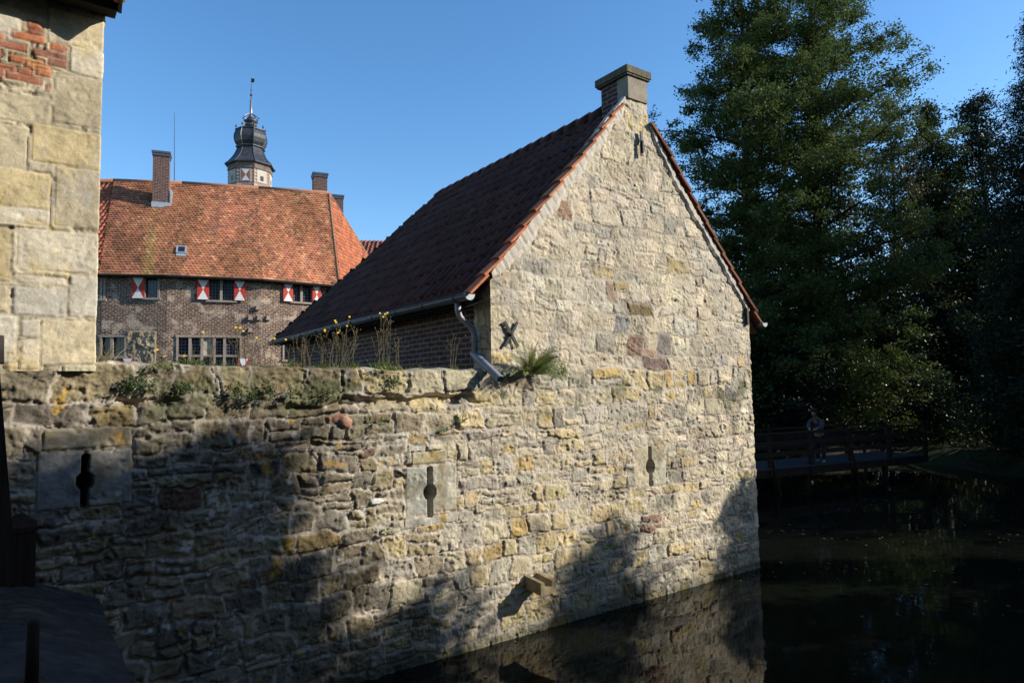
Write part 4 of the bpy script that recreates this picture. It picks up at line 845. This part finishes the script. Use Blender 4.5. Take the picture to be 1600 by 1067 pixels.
Cn = np.stack([fx[k], fy[k], np.full(k.sum(), .012)], 1); nn_ = np.tile([0., 0, 1], (len(Cn), 1))+rng.normal(size=(len(Cn), 3))*.05
V_, F_l = leafmesh(Cn, .065, nn_, up=0); lm = leaf_mat('fallen_leaf', (.30, .16, .05, 1), (.16, .13, .07, 1), trans=.05)
tag(link(npmesh(V_, F_l), 'floating_leaves', lm, smooth=False), 'small brown fallen leaves scattered over the dark moat water', 'leaves', kind='stuff')

# ================================================================== FOOTBRIDGE AND PERSON
A0 = onz(1185, 733, .75); B0 = onz(1446, 709.5, .75); d = B0-A0; Lb = np.linalg.norm(d); d /= Lb; nb_ = np.array([-d[1], d[0], 0])   # nb_: away from camera
fb = thing('footbridge', A0, 'dark wooden footbridge with plank railings crossing the shaded moat on the right', 'bridge')
A = A0-d*4.5; LL = Lb+4.5
mb = MB()
for k in range(int(LL/.16)): mb.obox(A+d*(k*.16+.08)+nb_*.8-Zv*.025, d, nb_, Zv, .15, 1.7, .05)
mb.build('deck', M['deck'], fb)
mb = MB()
for q in (.06, 1.5): mb.obox(A+d*LL/2+nb_*q-Zv*.17, d, nb_, Zv, LL, .14, .23)
mb.build('beam', M['wood_dark'], fb)
for px_ in (1140, 1204, 1268, 1330, 1390, 1446):
    P_ = onz(px_, 733-(px_-1185)*.0905, .75)
    for q in (0.0, 1.62):
        mb = MB(); mb.obox(P_+nb_*q+Zv*.40, d, nb_, Zv, .13, .10, 1.30); mb.build('rail_post', M['wood_dark'], fb)
for q in (-.04, 1.66):
    for (z_, h_b) in ((1.02, .10), (.72, .14), (.40, .14)):
        mb = MB(); mb.obox(A+d*LL/2+nb_*q+Zv*z_, d, nb_, Zv, LL, .05 if z_ < 1 else .13, h_b if z_ < 1 else .055); mb.build('rail', M['wood_dark'], fb)
for px_ in (1204, 1330):
    P_ = onz(px_, 733-(px_-1185)*.0905, .75); mb = MB(); mb.tube([P_+Zv*.35-nb_*.02, P_+d*.35-nb_*.12-Zv*1.2], .05, 6); mb.build('brace', M['wood_dark'], fb)
for px_ in (1268, 1390):
    P_ = onz(px_, 733-(px_-1185)*.0905, .75); 
    for q in (.2, 1.4): mb = MB(); mb.tube([P_+nb_*q-Zv*.2, P_+nb_*q-Zv*1.9], .1, 8); mb.build('pile', M['wood_dark'], fb)

def skin(name, chains, root, mat, parent=None, sub=2):
    me = bpy.data.meshes.new(name); vs = []; es = []; rs = []; idx = {}
    def vid(p, r_):
        key = tuple(round(float(x), 4) for x in p)
        if key not in idx: idx[key] = len(vs); vs.append(key); rs.append(r_)
        return idx[key]
    for ch_ in chains:
        pr_ = None
        for p, r_ in ch_:
            i = vid(p, r_)
            if pr_ is not None and pr_ != i: es.append((pr_, i))
            pr_ = i
    me.from_pydata(vs, es, []); o = bpy.data.objects.new(name, me); COL.objects.link(o); m_ = o.modifiers.new('skin', 'SKIN'); m_.use_smooth_shade = True
    for i, r_ in enumerate(rs): sv = me.skin_vertices[0].data[i]; sv.radius = r_ if hasattr(r_, '__len__') else (r_, r_); sv.use_root = (vs[i] == tuple(round(float(x), 4) for x in root))
    s_ = o.modifiers.new('sub', 'SUBSURF'); s_.levels = sub; s_.render_levels = sub; me.materials.append(mat)
    if parent: o.parent = parent; o.matrix_parent_inverse = Matrix.Translation(-Vector(parent.location))
    return o
Pf = onz(1283, 722, .75); fwd = -d*.92-nb_*.39; fwd /= np.linalg.norm(fwd); lat = np.cross(Zv, fwd)            # looks to the left along the moat
def B(f, l, z): return Pf+fwd*f+lat*l+Zv*z
pe = thing('person', Pf, 'person in dark trousers and grey hooded top leaning forward on the footbridge railing', 'person')
cloth = noise_mat('grey_cotton', (.075, .075, .078, 1), (.05, .05, .052, 1), 20, .95, .3); trou = noise_mat('dark_trousers', (.015, .016, .022, 1), (.03, .03, .035, 1), 20, .95, .3); skinm = noise_mat('skin', (.30, .17, .12, 1), (.25, .14, .10, 1), 12, .6, .1); hair = noise_mat('dark_hair', (.012, .009, .008, 1), (.03, .02, .015, 1), 30, .6, .4)
pel = B(0, 0, .93); ches = B(.20, 0, 1.28); nk = B(.33, 0, 1.42); hd = B(.42, 0, 1.53)
ch_ = [[(pel, (.12, .085)), (B(.08, 0, 1.08), (.11, .085)), (ches, (.14, .10)), (nk, (.06, .06)), (B(.37, 0, 1.47), (.055, .055)), (B(.42, 0, 1.53), (.085, .095)), (B(.46, 0, 1.61), (.08, .09)), (B(.47, 0, 1.67), (.05, .055))],
       [(B(.42, 0, 1.53), .085), (B(.50, 0, 1.545), .03), (B(.525, 0, 1.54), .012)]]
for s_ in (1, -1):
    ch_.append([(ches, (.14, .10)), (B(.26, .17*s_, 1.33), .065), (B(.42, .20*s_, 1.15), .045), (B(.62, .10*s_, 1.09), .032), (B(.68, .06*s_, 1.085), (.035, .02))])
    for k, (fo_, ln) in enumerate(((-.028, .055), (-.010, .07), (.009, .066), (.027, .05))):
        h0 = B(.70, .06*s_+fo_*.8, 1.085); ch_.append([(B(.68, .06*s_, 1.085), (.035, .02)), (h0, .010), (h0+fwd*ln*.6-Zv*.012, .009), (h0+fwd*ln-Zv*.035, .007)])
    ch_.append([(B(.68, .06*s_, 1.085), (.035, .02)), (B(.69, (.06+.04)*s_, 1.075), .011), (B(.715, (.06+.055)*s_, 1.065), .009)])
    ch_.append([(pel, (.12, .085)), (B(0, .09*s_, .84), .085), (B(.02+.03*s_, .10*s_, .48), .055), (B(-.03+.03*s_, .10*s_, .10), .036), (B(-.03+.03*s_, .10*s_, .05), .036), (B(.10+.03*s_, .11*s_, .03), .028)])
body = skin('body', ch_, pel, skinm, pe, 1)
def shell(name, chs, root, mat, lvl=2): return skin(name, chs, root, mat, pe, lvl)
top_ = [[(B(-.005, 0, .90), (.175, .13)), (B(.075, 0, 1.08), (.165, .125)), (B(.195, 0, 1.28), (.185, .135)), (B(.30, 0, 1.39), (.11, .09)), (B(.345, 0, 1.435), (.085, .08))]]
for s_ in (1, -1): top_.append([(B(.195, 0, 1.28), (.185, .135)), (B(.255, .175*s_, 1.33), .085), (B(.415, .205*s_, 1.155), .064), (B(.59, .11*s_, 1.10), .048)])
shell('hooded_top', top_, B(-.005, 0, .90), cloth)
tr_ = []
for s_ in (1, -1): tr_.append([(B(0, 0, .92), (.165, .125)), (B(0, .09*s_, .82), .10), (B(.02+.03*s_, .10*s_, .48), .075), (B(-.03+.03*s_, .10*s_, .09), .058)])
shell('trousers', tr_, B(0, 0, .92), trou)
shell('hair', [[(B(.395, 0, 1.50), (.085, .09)), (B(.425, 0, 1.60), (.095, .10)), (B(.44, 0, 1.67), (.075, .08)), (B(.44, 0, 1.70), (.04, .04))]], B(.425, 0, 1.60), hair)
for s_ in (1, -1): shell('shoe', [[(B(-.06+.03*s_, .10*s_, .045), (.045, .045)), (B(.05+.03*s_, .105*s_, .04), (.045, .04)), (B(.14+.03*s_, .11*s_, .03), (.035, .028))]], B(-.06+.03*s_, .10*s_, .045), noise_mat('shoe', (.3, .3, .3, 1), (.2, .2, .2, 1), 9))

# ================================================================== TREES
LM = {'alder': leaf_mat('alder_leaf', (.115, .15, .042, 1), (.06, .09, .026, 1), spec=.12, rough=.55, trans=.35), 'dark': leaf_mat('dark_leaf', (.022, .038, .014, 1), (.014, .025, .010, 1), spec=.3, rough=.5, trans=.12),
      'yellow': leaf_mat('yellow_green_leaf', (.13, .16, .03, 1), (.07, .11, .025, 1), spec=.5, rough=.4, trans=.35), 'mid': leaf_mat('mid_leaf', (.07, .10, .028, 1), (.04, .06, .018, 1), spec=.2, rough=.5, trans=.2),
      'dry': leaf_mat('greyish_leaf', (.12, .115, .05, 1), (.075, .085, .035, 1), spec=.4, rough=.5, trans=.3)}
def tree(name, base, h, env, label, cat, mat, nl=60, cpl=10, lpc=80, ls=.10, clump=.42, tr=.22, t0=.12, lean=(0, 0), group=None, rise=.35, seed=1, ivy=0, sag=0, asp=.62, extra=0, lat=.26):
    r = np.random.default_rng(seed); pr_ = random.Random(seed); base = np.array(base, float); t_ = thing(name, base, label, cat, group)
    def axis_(t): return base+np.array([lean[0]*t+.25*math.sin(t*5+seed), lean[1]*t+.2*math.cos(t*4+seed)-.2, h*t])
    mb = MB(); n = 10; mb.tube([axis_(i/n)-(Zv*.3 if i == 0 else 0) for i in range(n+1)], [tr*(1-i/n)**.8+.015+(tr*.35 if i == 0 else 0) for i in range(n+1)], 8)
    cl = []; az = pr_.random()*6
    for k in range(nl):
        t = t0+(1-t0)*((k+pr_.random())/nl)**.9; L = env(t)*pr_.uniform(.65, 1.12); az += 2.4+pr_.uniform(-.5, .5); d_ = np.array([math.cos(az), math.sin(az), 0]); p0 = axis_(min(t, .985)); rs = rise*pr_.uniform(.3, 1.5)
        pts = []; 
        for j in range(6):
            s_ = j/5; wig = np.array([math.sin(s_*5+k), math.cos(s_*4+k*2), 0])*.10*L*s_; pts.append(p0+d_*L*s_+Zv*(L*rs*s_-sag*L*s_*s_)+wig)
        r0 = max(.012, tr*(1-t)**.9*.42); mb.tube(pts, [r0*(1-.85*j/5)+.006 for j in range(6)], 5, cap=False)
        nc = max(3, int(cpl*L/max(.8, env(.4))+.5))
        for c in range(nc):
            s_ = pr_.uniform(.22, 1.05); i_ = min(4, int(s_*5)); f_ = s_*5-i_; p = pts[i_]*(1-f_)+pts[i_+1]*f_; side = np.array([-d_[1], d_[0], 0])*pr_.gauss(0, lat)*L*(1.15-.5*s_); q = p+side+Zv*pr_.gauss(.02, lat*.38)*L; 
            cl.append((q, clump*pr_.uniform(.55, 1.25)))
            for _e in range(extra): cl.append((q+np.array([pr_.gauss(0, .5), pr_.gauss(0, .5), pr_.gauss(0, .35)]), clump*pr_.uniform(.4, .9)))
            if pr_.random() < .6: mb.tube([p, q], [.014, .005], 3, cap=False)
    for k in range(ivy): t = pr_.uniform(.02, .8); cl.append((axis_(t)+np.array([pr_.gauss(0, .2), pr_.gauss(0, .2), 0]), .42))
    mb.build('trunk', M['bark'], t_)
    cs = np.array([c[0] for c in cl]); cr = np.array([c[1] for c in cl]); n = len(cs); cnt = np.maximum(6, (lpc*(cr/clump)**1.6)).astype(int); idx = np.repeat(np.arange(n), cnt)
    off = r.normal(size=(len(idx), 3))*cr[idx][:, None]*np.array([.62, .62, .42]); V_, F_l = leafmesh(cs[idx]+off, ls, r=r, aspect=asp)
    link(npmesh(V_, F_l), 'crown', LM[mat], t_, smooth=False); return t_
def ip(xs, ys): return lambda t: float(np.interp(t, xs, ys))
tree('alder_tree', (11.2, 30.2, .3), 24, ip([0, .2, .42, .5, .62, .66, .75, .85, 1], [3.2, 4.0, 4.2, 4.2, 4.6, 3.0, 2.8, 2.0, .4]), 'tall leafy alder nearest the gable, its dark trunk showing through thin foliage', 'tree', 'alder', nl=88, cpl=27, lpc=105, ls=.12, seed=21, ivy=110, lean=(-.2, .3), t0=.05, rise=.42, clump=.31, lat=.2, sag=.15, tr=.26)
tree('alder_tree', (14.6, 31.0, .3), 25, ip([0, .2, .4, .5, .61, .72, .84, 1], [4.4, 5.2, 5.4, 5.2, 4.7, 3.5, 1.9, .4]), 'broad tall alder with ivy-clad trunk, right of the tree beside the gable', 'tree', 'alder', nl=100, cpl=30, lpc=105, ls=.12, seed=22, ivy=150, lean=(-.2, .2), t0=.05, rise=.42, clump=.32, lat=.2, sag=.15, tr=.28)
tree('birch_tree', (18.9, 33.0, .6), 16.8, ip([0, .3, .7, 1], [2.2, 2.6, 1.7, .3]), 'slim tree with wispy greyish yellow top at the right shoulder of the tall alders', 'tree', 'dry', nl=70, cpl=12, lpc=70, seed=23, tr=.12, clump=.38, ls=.12, rise=.8)
tree('maple_tree', (21.3, 33.5, .6), 16.6, ip([0, .3, .6, .8, 1], [2.8, 3.0, 1.9, .9, .2]), 'dark tree with a thin pointed leader between the wispy tree and the conifer', 'tree', 'mid', nl=80, cpl=14, lpc=80, ls=.14, seed=24, tr=.15, rise=.7)
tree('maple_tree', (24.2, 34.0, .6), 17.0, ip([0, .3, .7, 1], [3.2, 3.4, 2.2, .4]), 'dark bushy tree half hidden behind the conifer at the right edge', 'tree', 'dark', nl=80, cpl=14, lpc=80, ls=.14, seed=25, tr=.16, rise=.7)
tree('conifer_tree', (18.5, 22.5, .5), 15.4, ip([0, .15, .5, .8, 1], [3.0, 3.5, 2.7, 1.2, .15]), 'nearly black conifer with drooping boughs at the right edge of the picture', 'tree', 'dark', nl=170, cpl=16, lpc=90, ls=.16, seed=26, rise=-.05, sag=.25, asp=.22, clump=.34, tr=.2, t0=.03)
tree('hazel_bush', (14.2, 28.3, .3), 4.4, ip([0, .5, 1], [1.6, 1.7, .4]), 'bright yellow-green bush catching light above the middle of the footbridge', 'bush', 'yellow', nl=34, cpl=11, lpc=55, ls=.12, seed=27, tr=.05, rise=.8, clump=.34)
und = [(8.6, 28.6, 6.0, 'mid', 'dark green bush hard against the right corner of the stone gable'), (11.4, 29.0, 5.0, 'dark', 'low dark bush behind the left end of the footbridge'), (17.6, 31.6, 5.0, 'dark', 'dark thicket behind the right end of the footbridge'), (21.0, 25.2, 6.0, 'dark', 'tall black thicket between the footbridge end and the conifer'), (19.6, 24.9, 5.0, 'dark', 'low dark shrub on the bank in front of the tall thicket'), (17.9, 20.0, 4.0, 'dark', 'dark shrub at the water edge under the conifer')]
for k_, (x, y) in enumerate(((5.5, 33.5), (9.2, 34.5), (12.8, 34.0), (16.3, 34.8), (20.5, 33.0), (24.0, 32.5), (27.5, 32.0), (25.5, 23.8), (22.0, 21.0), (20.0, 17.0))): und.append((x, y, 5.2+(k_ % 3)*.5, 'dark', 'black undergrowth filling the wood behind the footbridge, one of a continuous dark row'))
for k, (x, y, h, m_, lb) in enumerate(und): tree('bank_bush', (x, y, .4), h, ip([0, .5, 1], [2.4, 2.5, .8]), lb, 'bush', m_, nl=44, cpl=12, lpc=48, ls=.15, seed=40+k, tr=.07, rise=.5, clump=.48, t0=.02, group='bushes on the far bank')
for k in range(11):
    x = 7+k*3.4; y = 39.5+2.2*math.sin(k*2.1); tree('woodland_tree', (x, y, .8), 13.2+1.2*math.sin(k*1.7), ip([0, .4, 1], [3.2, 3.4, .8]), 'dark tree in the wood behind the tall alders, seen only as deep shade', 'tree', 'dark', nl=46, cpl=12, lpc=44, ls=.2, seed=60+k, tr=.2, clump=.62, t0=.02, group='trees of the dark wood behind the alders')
for k, (x, y, h) in enumerate(((-12, -9, 17), (-5, -10, 20), (2, -8.5, 20), (9, -8, 20), (16, -6.5, 17), (22, -4, 13), (-18, -6, 15))):  # unseen trees added behind the viewer to dim sky light on the wall
    tree('unseen_tree', (x, y, .8), h, ip([0, .3, .7, 1], [4.6, 4.8, 3.6, .8]), 'large unseen tree added behind the viewer to block sky light', 'tree', 'dark', nl=60, cpl=14, lpc=40, ls=.34, seed=190+k, tr=.3, clump=.9, t0=.05, group='trees added behind the viewer to block sky light')
ux = rng.uniform(3, 34, 2600); uy = 29.4+rng.uniform(0, 4.5, 2600)+.8*np.sin(ux*.9); m_ = rng.random(2600) < .3; ux[m_] = rng.uniform(18.5, 24, m_.sum()); uy[m_] = rng.uniform(15, 29, m_.sum())
uz = .5+rng.uniform(0, 1, 2600)**1.4*(1.7+.5*np.sin(ux*1.7)); k_ = np.repeat(np.arange(2600), 26); Pq = np.stack([ux, uy, uz], 1)[k_]+rng.normal(size=(len(k_), 3))*np.array([.3, .3, .22])
V_, F_l = leafmesh(Pq, .15); tag(link(npmesh(V_, F_l), 'undergrowth', LM['mid'], smooth=False), 'low dark nettles and brambles covering the far bank behind the footbridge', 'undergrowth', kind='stuff')
# trees on the right bank, beside the viewer: their shade falls on the moat wall
tree('bank_tree', (13.0, 4.75, .6), 10.1, ip([0, .3, .6, .70, .78, .84, .95, 1], [3.2, 3.2, 2.9, 2.2, 1.5, 1.75, 1.6, 1.3]), 'tree on the near right bank outside the picture, shading the left of the moat wall', 'tree', 'mid', nl=130, cpl=34, lpc=110, ls=.2, seed=81, tr=.2, clump=.42, t0=.05, rise=.1)
tree('bank_tree', (13.2, 1.6, .6), 11.5, ip([0, .3, .6, 1], [2.8, 3.0, 2.6, .5]), 'tree on the near right bank behind the viewer', 'tree', 'mid', nl=70, cpl=16, lpc=75, ls=.17, seed=82, tr=.2, clump=.5, t0=.05)
tree('bank_tree', (14.5, 6.25, .6), 10.75, ip([0, .3, .6, .8, .93, 1], [.8, .9, .7, .6, .7, .35]), 'slim dense young tree on the near right bank outside the picture', 'tree', 'mid', nl=110, cpl=16, lpc=130, ls=.18, seed=86, tr=.12, clump=.34, t0=.05, rise=.1)
tree('bank_tree', (13.6, 9.75, .6), 6.6, ip([0, .3, .6, 1], [1.0, 1.1, .9, .25]), 'small tree on the right bank outside the picture, shading the foot of the gable', 'tree', 'mid', nl=40, cpl=10, lpc=75, ls=.13, seed=83, tr=.12, clump=.34, t0=.05)
tree('bank_tree', (14.0, 11.8, .6), 5.9, ip([0, .3, .6, 1], [.8, .9, .7, .2]), 'slender young tree on the right bank outside the picture, shading the gable corner', 'tree', 'mid', nl=34, cpl=9, lpc=75, ls=.13, seed=85, tr=.1, clump=.32, t0=.05)
tree('bank_bush', (13.2, 7.45, .5), 7.3, ip([0, .3, .6, .85, 1], [1.1, 1.2, 1.0, .6, .2]), 'low bush on the right bank outside the picture', 'bush', 'mid', nl=36, cpl=10, lpc=70, ls=.13, seed=84, tr=.1, clump=.36, t0=.05)
for k, (x, y, h) in enumerate(((29, 20.5, 15), (33, 22.5, 18), (34, 35, 20), (30, 34, 14), (25, 18, 12), (31, 28, 20))):
    tree('unseen_tree', (x, y, .8), h, ip([0, .3, .7, 1], [4.2, 4.6, 3.2, .5]), 'large tree of the park to the right, outside the picture', 'tree', 'mid', nl=70, cpl=13, lpc=40, ls=.24, seed=90+k, tr=.3, clump=.75, t0=.6 if h == 20 and y == 28 else .05, group='park trees to the right')

# ================================================================== WALL PLANTS
stemm = noise_mat('dry_stem', (.13, .10, .065, 1), (.10, .09, .045, 1), 9, .9, .2); green = leaf_mat('weed_leaf', (.12, .17, .03, 1), (.07, .11, .03, 1), trans=.3); straw = leaf_mat('straw_blade', (.26, .21, .10, 1), (.14, .14, .05, 1), trans=.3)
yel = noise_mat('yellow_petal', (.85, .62, .02, 1), (.75, .5, .02, 1), 9, .7, .1); fernm = leaf_mat('fern_leaf', (.22, .27, .07, 1), (.12, .17, .04, 1), trans=.3)
def blades(C0, n, spread, ln, wdt, r, droop=.5, along=None, tilt=.5):
    V_ = []; F_q = []
    for k in range(n):
        p = C0+(along*r.uniform(-.5, .5)*spread if along is not None else 0)+N*r.gauss(0, .03); az = r.uniform(0, 6.28); d_ = np.array([math.cos(az), math.sin(az), 0])*r.uniform(.1, tilt)+Zv; d_ /= np.linalg.norm(d_); L = ln*r.uniform(.4, 1.1); sd_ = np.cross(d_, [math.sin(az), -math.cos(az), .2]); sd_ = np.cross(d_, N)+N*r.uniform(-.5, .5); sd_ /= np.linalg.norm(sd_)
        i0 = len(V_); q = p.copy()
        for j in range(5):
            w_ = wdt*(1-j/4.3); V_ += [q-sd_*w_/2, q+sd_*w_/2]; q = q+d_*L/4; d_ = d_+np.array([math.cos(az), math.sin(az), 0])*droop*.12-Zv*droop*.16; d_ /= np.linalg.norm(d_)
        F_q += [(i0+2*j, i0+2*j+1, i0+2*j+3, i0+2*j+2) for j in range(4)]
    return np.array(V_), np.array(F_q)
def weed(px0, py0, label, h, nst, spread, nfl, seed, ntuft=60, tuft=.12, name='hawkweed_plant'):
    r = random.Random(seed); a, z = onwall(px0, py0, -.12); z = max(z, 3.50)-.01 if a < aL else z; C0 = W(a, -.12, z); t_ = thing(name, C0, label, 'weed')
    V_, Fq = blades(C0, ntuft, spread, tuft, .012, r, along=U, tilt=1.2); link(npmesh(V_, Fq), 'leaf_tuft', green, t_, smooth=False)
    if nst:
        mb = MB(); tips = []
        for k in range(nst):
            p = C0+U*r.uniform(-.5, .5)*spread*.8+N*r.gauss(0, .04); L = h*r.uniform(.55, 1.05); ln = r.gauss(0, .13); ln2 = r.gauss(0, .1); pts = [p+Zv*L*s_+U*ln*L*s_*(.5+s_*.8)+N*ln2*L*s_ for s_ in (0, .3, .6, .85, 1)]
            mb.tube(pts, [.0035, .003, .0028, .0022, .002], 4, cap=False); tips.append(pts[-1])
            for q in range(r.randint(1, 4)):
                s_ = r.uniform(.55, .95); i_ = int(s_*4); b0 = pts[i_]; e = b0+U*r.gauss(0, .05)+N*r.gauss(0, .03)+Zv*r.uniform(.03, .10); mb.tube([b0, e], [.0022, .0015], 3, cap=False); tips.append(e)
        fl = MB(); bd = mb; r.shuffle(tips); tips.sort(key=lambda p: -p[2]+r.uniform(0, .12))
        for k, tp in enumerate(tips):
            if k < (nfl+1)//2:
                for j in range(9):
                    an_ = j*.698; e = (U*math.cos(an_)+Zv*math.sin(an_)*.75+N*.3); e2 = np.cross(e, N+Zv*.3); fl.quad([tp+N*.004, tp+e*.010+e2*.0045, tp+e*.015, tp+e*.010-e2*.0045])
            elif k < nfl*2+14: bd.obox(tp, U, N, Zv, .011, .011, .015, .5)
        if fl.f: fl.build('flowers', yel, t_)
        mb.build('stems', stemm, t_)
    return t_
weed(497, 576, 'broad clump of dry stems with few yellow flowers on the wall top below the gutter', .42, 40, .95, 7, 1, 150, .13)
weed(540, 576, 'leaning yellow-flowered weed with taller stalks at the right of the broad clump', .58, 9, .25, 8, 2, 30, .10)
weed(597, 576, 'upright tuft of yellow-flowered weed on the wall top left of the downpipe', .66, 14, .26, 8, 3, 120, .15)
weed(622, 578, 'few bare dry stalks beside the upright yellow-flowered tuft', .36, 6, .12, 0, 4, 12, .08)
weed(709, 580, 'single thin dry stalk with side twigs close to the downpipe', .46, 5, .10, 0, 5, 14, .08)
weed(262, 574, 'low yellow-flowered green weed on the wall top in front of the farmhouse', .10, 6, .30, 3, 6, 90, .10)
weed(300, 575, 'spiky green rosette spreading over the wall edge below the large window', .09, 3, .16, 1, 7, 90, .16)
weed(345, 575, 'thin arching grass stalks with yellow flowers before the large window', .42, 14, .75, 8, 8, 60, .10)
weed(410, 575, 'small green tuft with pale stalks below the white dotted bricks', .36, 8, .4, 5, 9, 60, .08)
weed(160, 574, 'tuft of long straw-coloured grass leaning out beside the dressed stone corner', .0, 0, .12, 0, 10, 10, .1, 'grass_tuft') if False else None
def grass(px0, py0, label, n, ln, sp, seed, b=-.1, mat=straw):
    r = random.Random(seed); a, z = onwall(px0, py0, b); C0 = W(a, b, z); t_ = thing('grass_tuft', C0, label, 'grass tuft'); V_, Fq = blades(C0, n, sp, ln, .007, r, along=U, tilt=.8, droop=.9); link(npmesh(V_, Fq), 'blades', mat, t_, smooth=False)
grass(160, 574, 'tuft of long straw-coloured grass beside the dressed stone corner on the wall top', 46, .34, .14, 11)
grass(455, 577, 'short thin grass at the left end of the broad flowering clump', 26, .2, .2, 12)
grass(640, 579, 'sparse short grass on the wall top left of the downpipe stalk', 26, .12, .4, 13)
def cushion(px0, py0, label, rx, rz, n, seed, mat=fernm, ls=.03, name='wall_fern', b=.03):
    n = int(n*.7)
    r = np.random.default_rng(seed); a, z = onwall(px0, py0); t_ = thing(name, W(a, b, z), label, 'plant'); k = r.normal(size=(n, 3)); 
    P_ = W(a, b, z)+U*(k[:, :1]*rx*.32)+Zv*(k[:, 1:2]*rz*.34)+N*np.abs(k[:, 2:3])*.05; V_, F_l = leafmesh(P_, ls, r=r, aspect=.5); link(npmesh(V_, F_l), 'leaves', mat, t_, smooth=False)
dk = leaf_mat('dark_fern', (.03, .065, .012, 1), (.06, .11, .02, 1), trans=.2)
cushion(211, 598, 'dark green spleenwort clump under the coping near the left end of the wall', .17, .13, 420, 101, dk)
cushion(236, 606, 'smaller dark fern just right of the leftmost clump in the wall', .10, .12, 200, 102, dk)
cushion(286, 606, 'dark fern filling a deep joint below the green rosette', .14, .08, 240, 103, dk)
cushion(366, 612, 'left one of three neighbouring dark ferns under the coping', .08, .15, 260, 104, dk)
cushion(391, 620, 'lowest and widest of three neighbouring dark ferns under the coping', .14, .11, 300, 105, dk)
cushion(417, 609, 'right one of three neighbouring dark ferns under the coping', .12, .13, 320, 106, dk)
cushion(452, 615, 'thin trailing fern under the coping below the dry stem clump', .10, .10, 130, 107, dk)
cushion(508, 617, 'trailing dark fern in the joint above the reddish stones', .10, .12, 180, 108, dk)
cushion(612, 596, 'dark ivy-like fern hanging from the gap below the upright flowering tuft', .10, .15, 260, 109, dk)
cushion(592, 657, 'tiny tuft of green in the wall right of the round red stone', .06, .05, 60, 110)
cushion(602, 828, 'small green sprig growing below the white knob left of the middle gun slit', .06, .09, 80, 111)
cushion(875, 577, 'small leafy plant on the ledge right of the large fern', .11, .12, 170, 112, fernm, .04)
cushion(250, 572, 'mossy cushion on the top edge of the wall at its left', .2, .04, 160, 113)
cushion(600, 575, 'green leafy base mat around the upright flowering tuft', .26, .05, 200, 114)
# arching sprigs below the downpipe outlet
for k, (x, y, lb, ln) in enumerate(((718, 655, 'arching green sprig hanging in front of the wall below the outlet pipe', .28), (690, 668, 'grassy tuft in the wall above the middle gun slit', .18), (436, 706, 'dry brown sprig clinging to the wall at the edge of the tree shade', .22))):
    r = random.Random(200+k); a, z = onwall(x, y); C0 = W(a, .02, z-.05); t_ = thing('wall_sprig', C0, lb, 'plant'); V_, Fq = blades(C0, 26, .10, ln, .010, r, along=U, tilt=1.6, droop=1.2); link(npmesh(V_, Fq), 'blades', [green, green, straw][k], t_, smooth=False)
# the large fern on the ledge: arching feathery fronds
def fern(px0, py0, label, n, L0, seed):
    r = random.Random(seed); a, z = onwall(px0, py0); C0 = W(a, .06, z); t_ = thing('fern_plant', C0, label, 'fern'); V_ = []; F_q = []; st = MB()
    for k in range(n):
        sx = r.uniform(-1, 1); ou = r.uniform(.2, .9); d_ = U*sx*1.15+N*ou*.75+Zv*r.uniform(.35, 1.9); d_ /= np.linalg.norm(d_); L = L0*r.uniform(.55, 1.1); q = C0+U*sx*.06; pts = [q.copy()]
        for j in range(12):
            q = q+d_*L/12; d_ = d_-Zv*.12; d_ /= np.linalg.norm(d_); pts.append(q.copy()); sd_ = np.cross(d_, N+Zv*.4); sd_ /= np.linalg.norm(sd_); w_ = .05*math.sin(min(1, (j+1.5)/12)*math.pi)**.7+.008
            for s_ in (-1, 1):
                for u_ in (0, .5):
                    e = q+d_*L/12*u_+sd_*s_*w_+d_*.02+Zv*r.uniform(-.012, .012); i0 = len(V_); bs = q+d_*L/12*u_; V_ += [bs, bs+d_*.008+sd_*s_*w_*.5, e, bs-d_*.006+sd_*s_*w_*.5]; F_q.append((i0, i0+1, i0+2, i0+3))
        st.tube(pts, .0025, 3, cap=False)
    link(npmesh(np.array(V_), np.array(F_q)), 'fronds', fernm, t_, smooth=False); st.build('stalks', stemm, t_)
fern(826, 585, 'large feathery green fern growing on the ledge beside the iron cross anchor', 44, .56, 300)
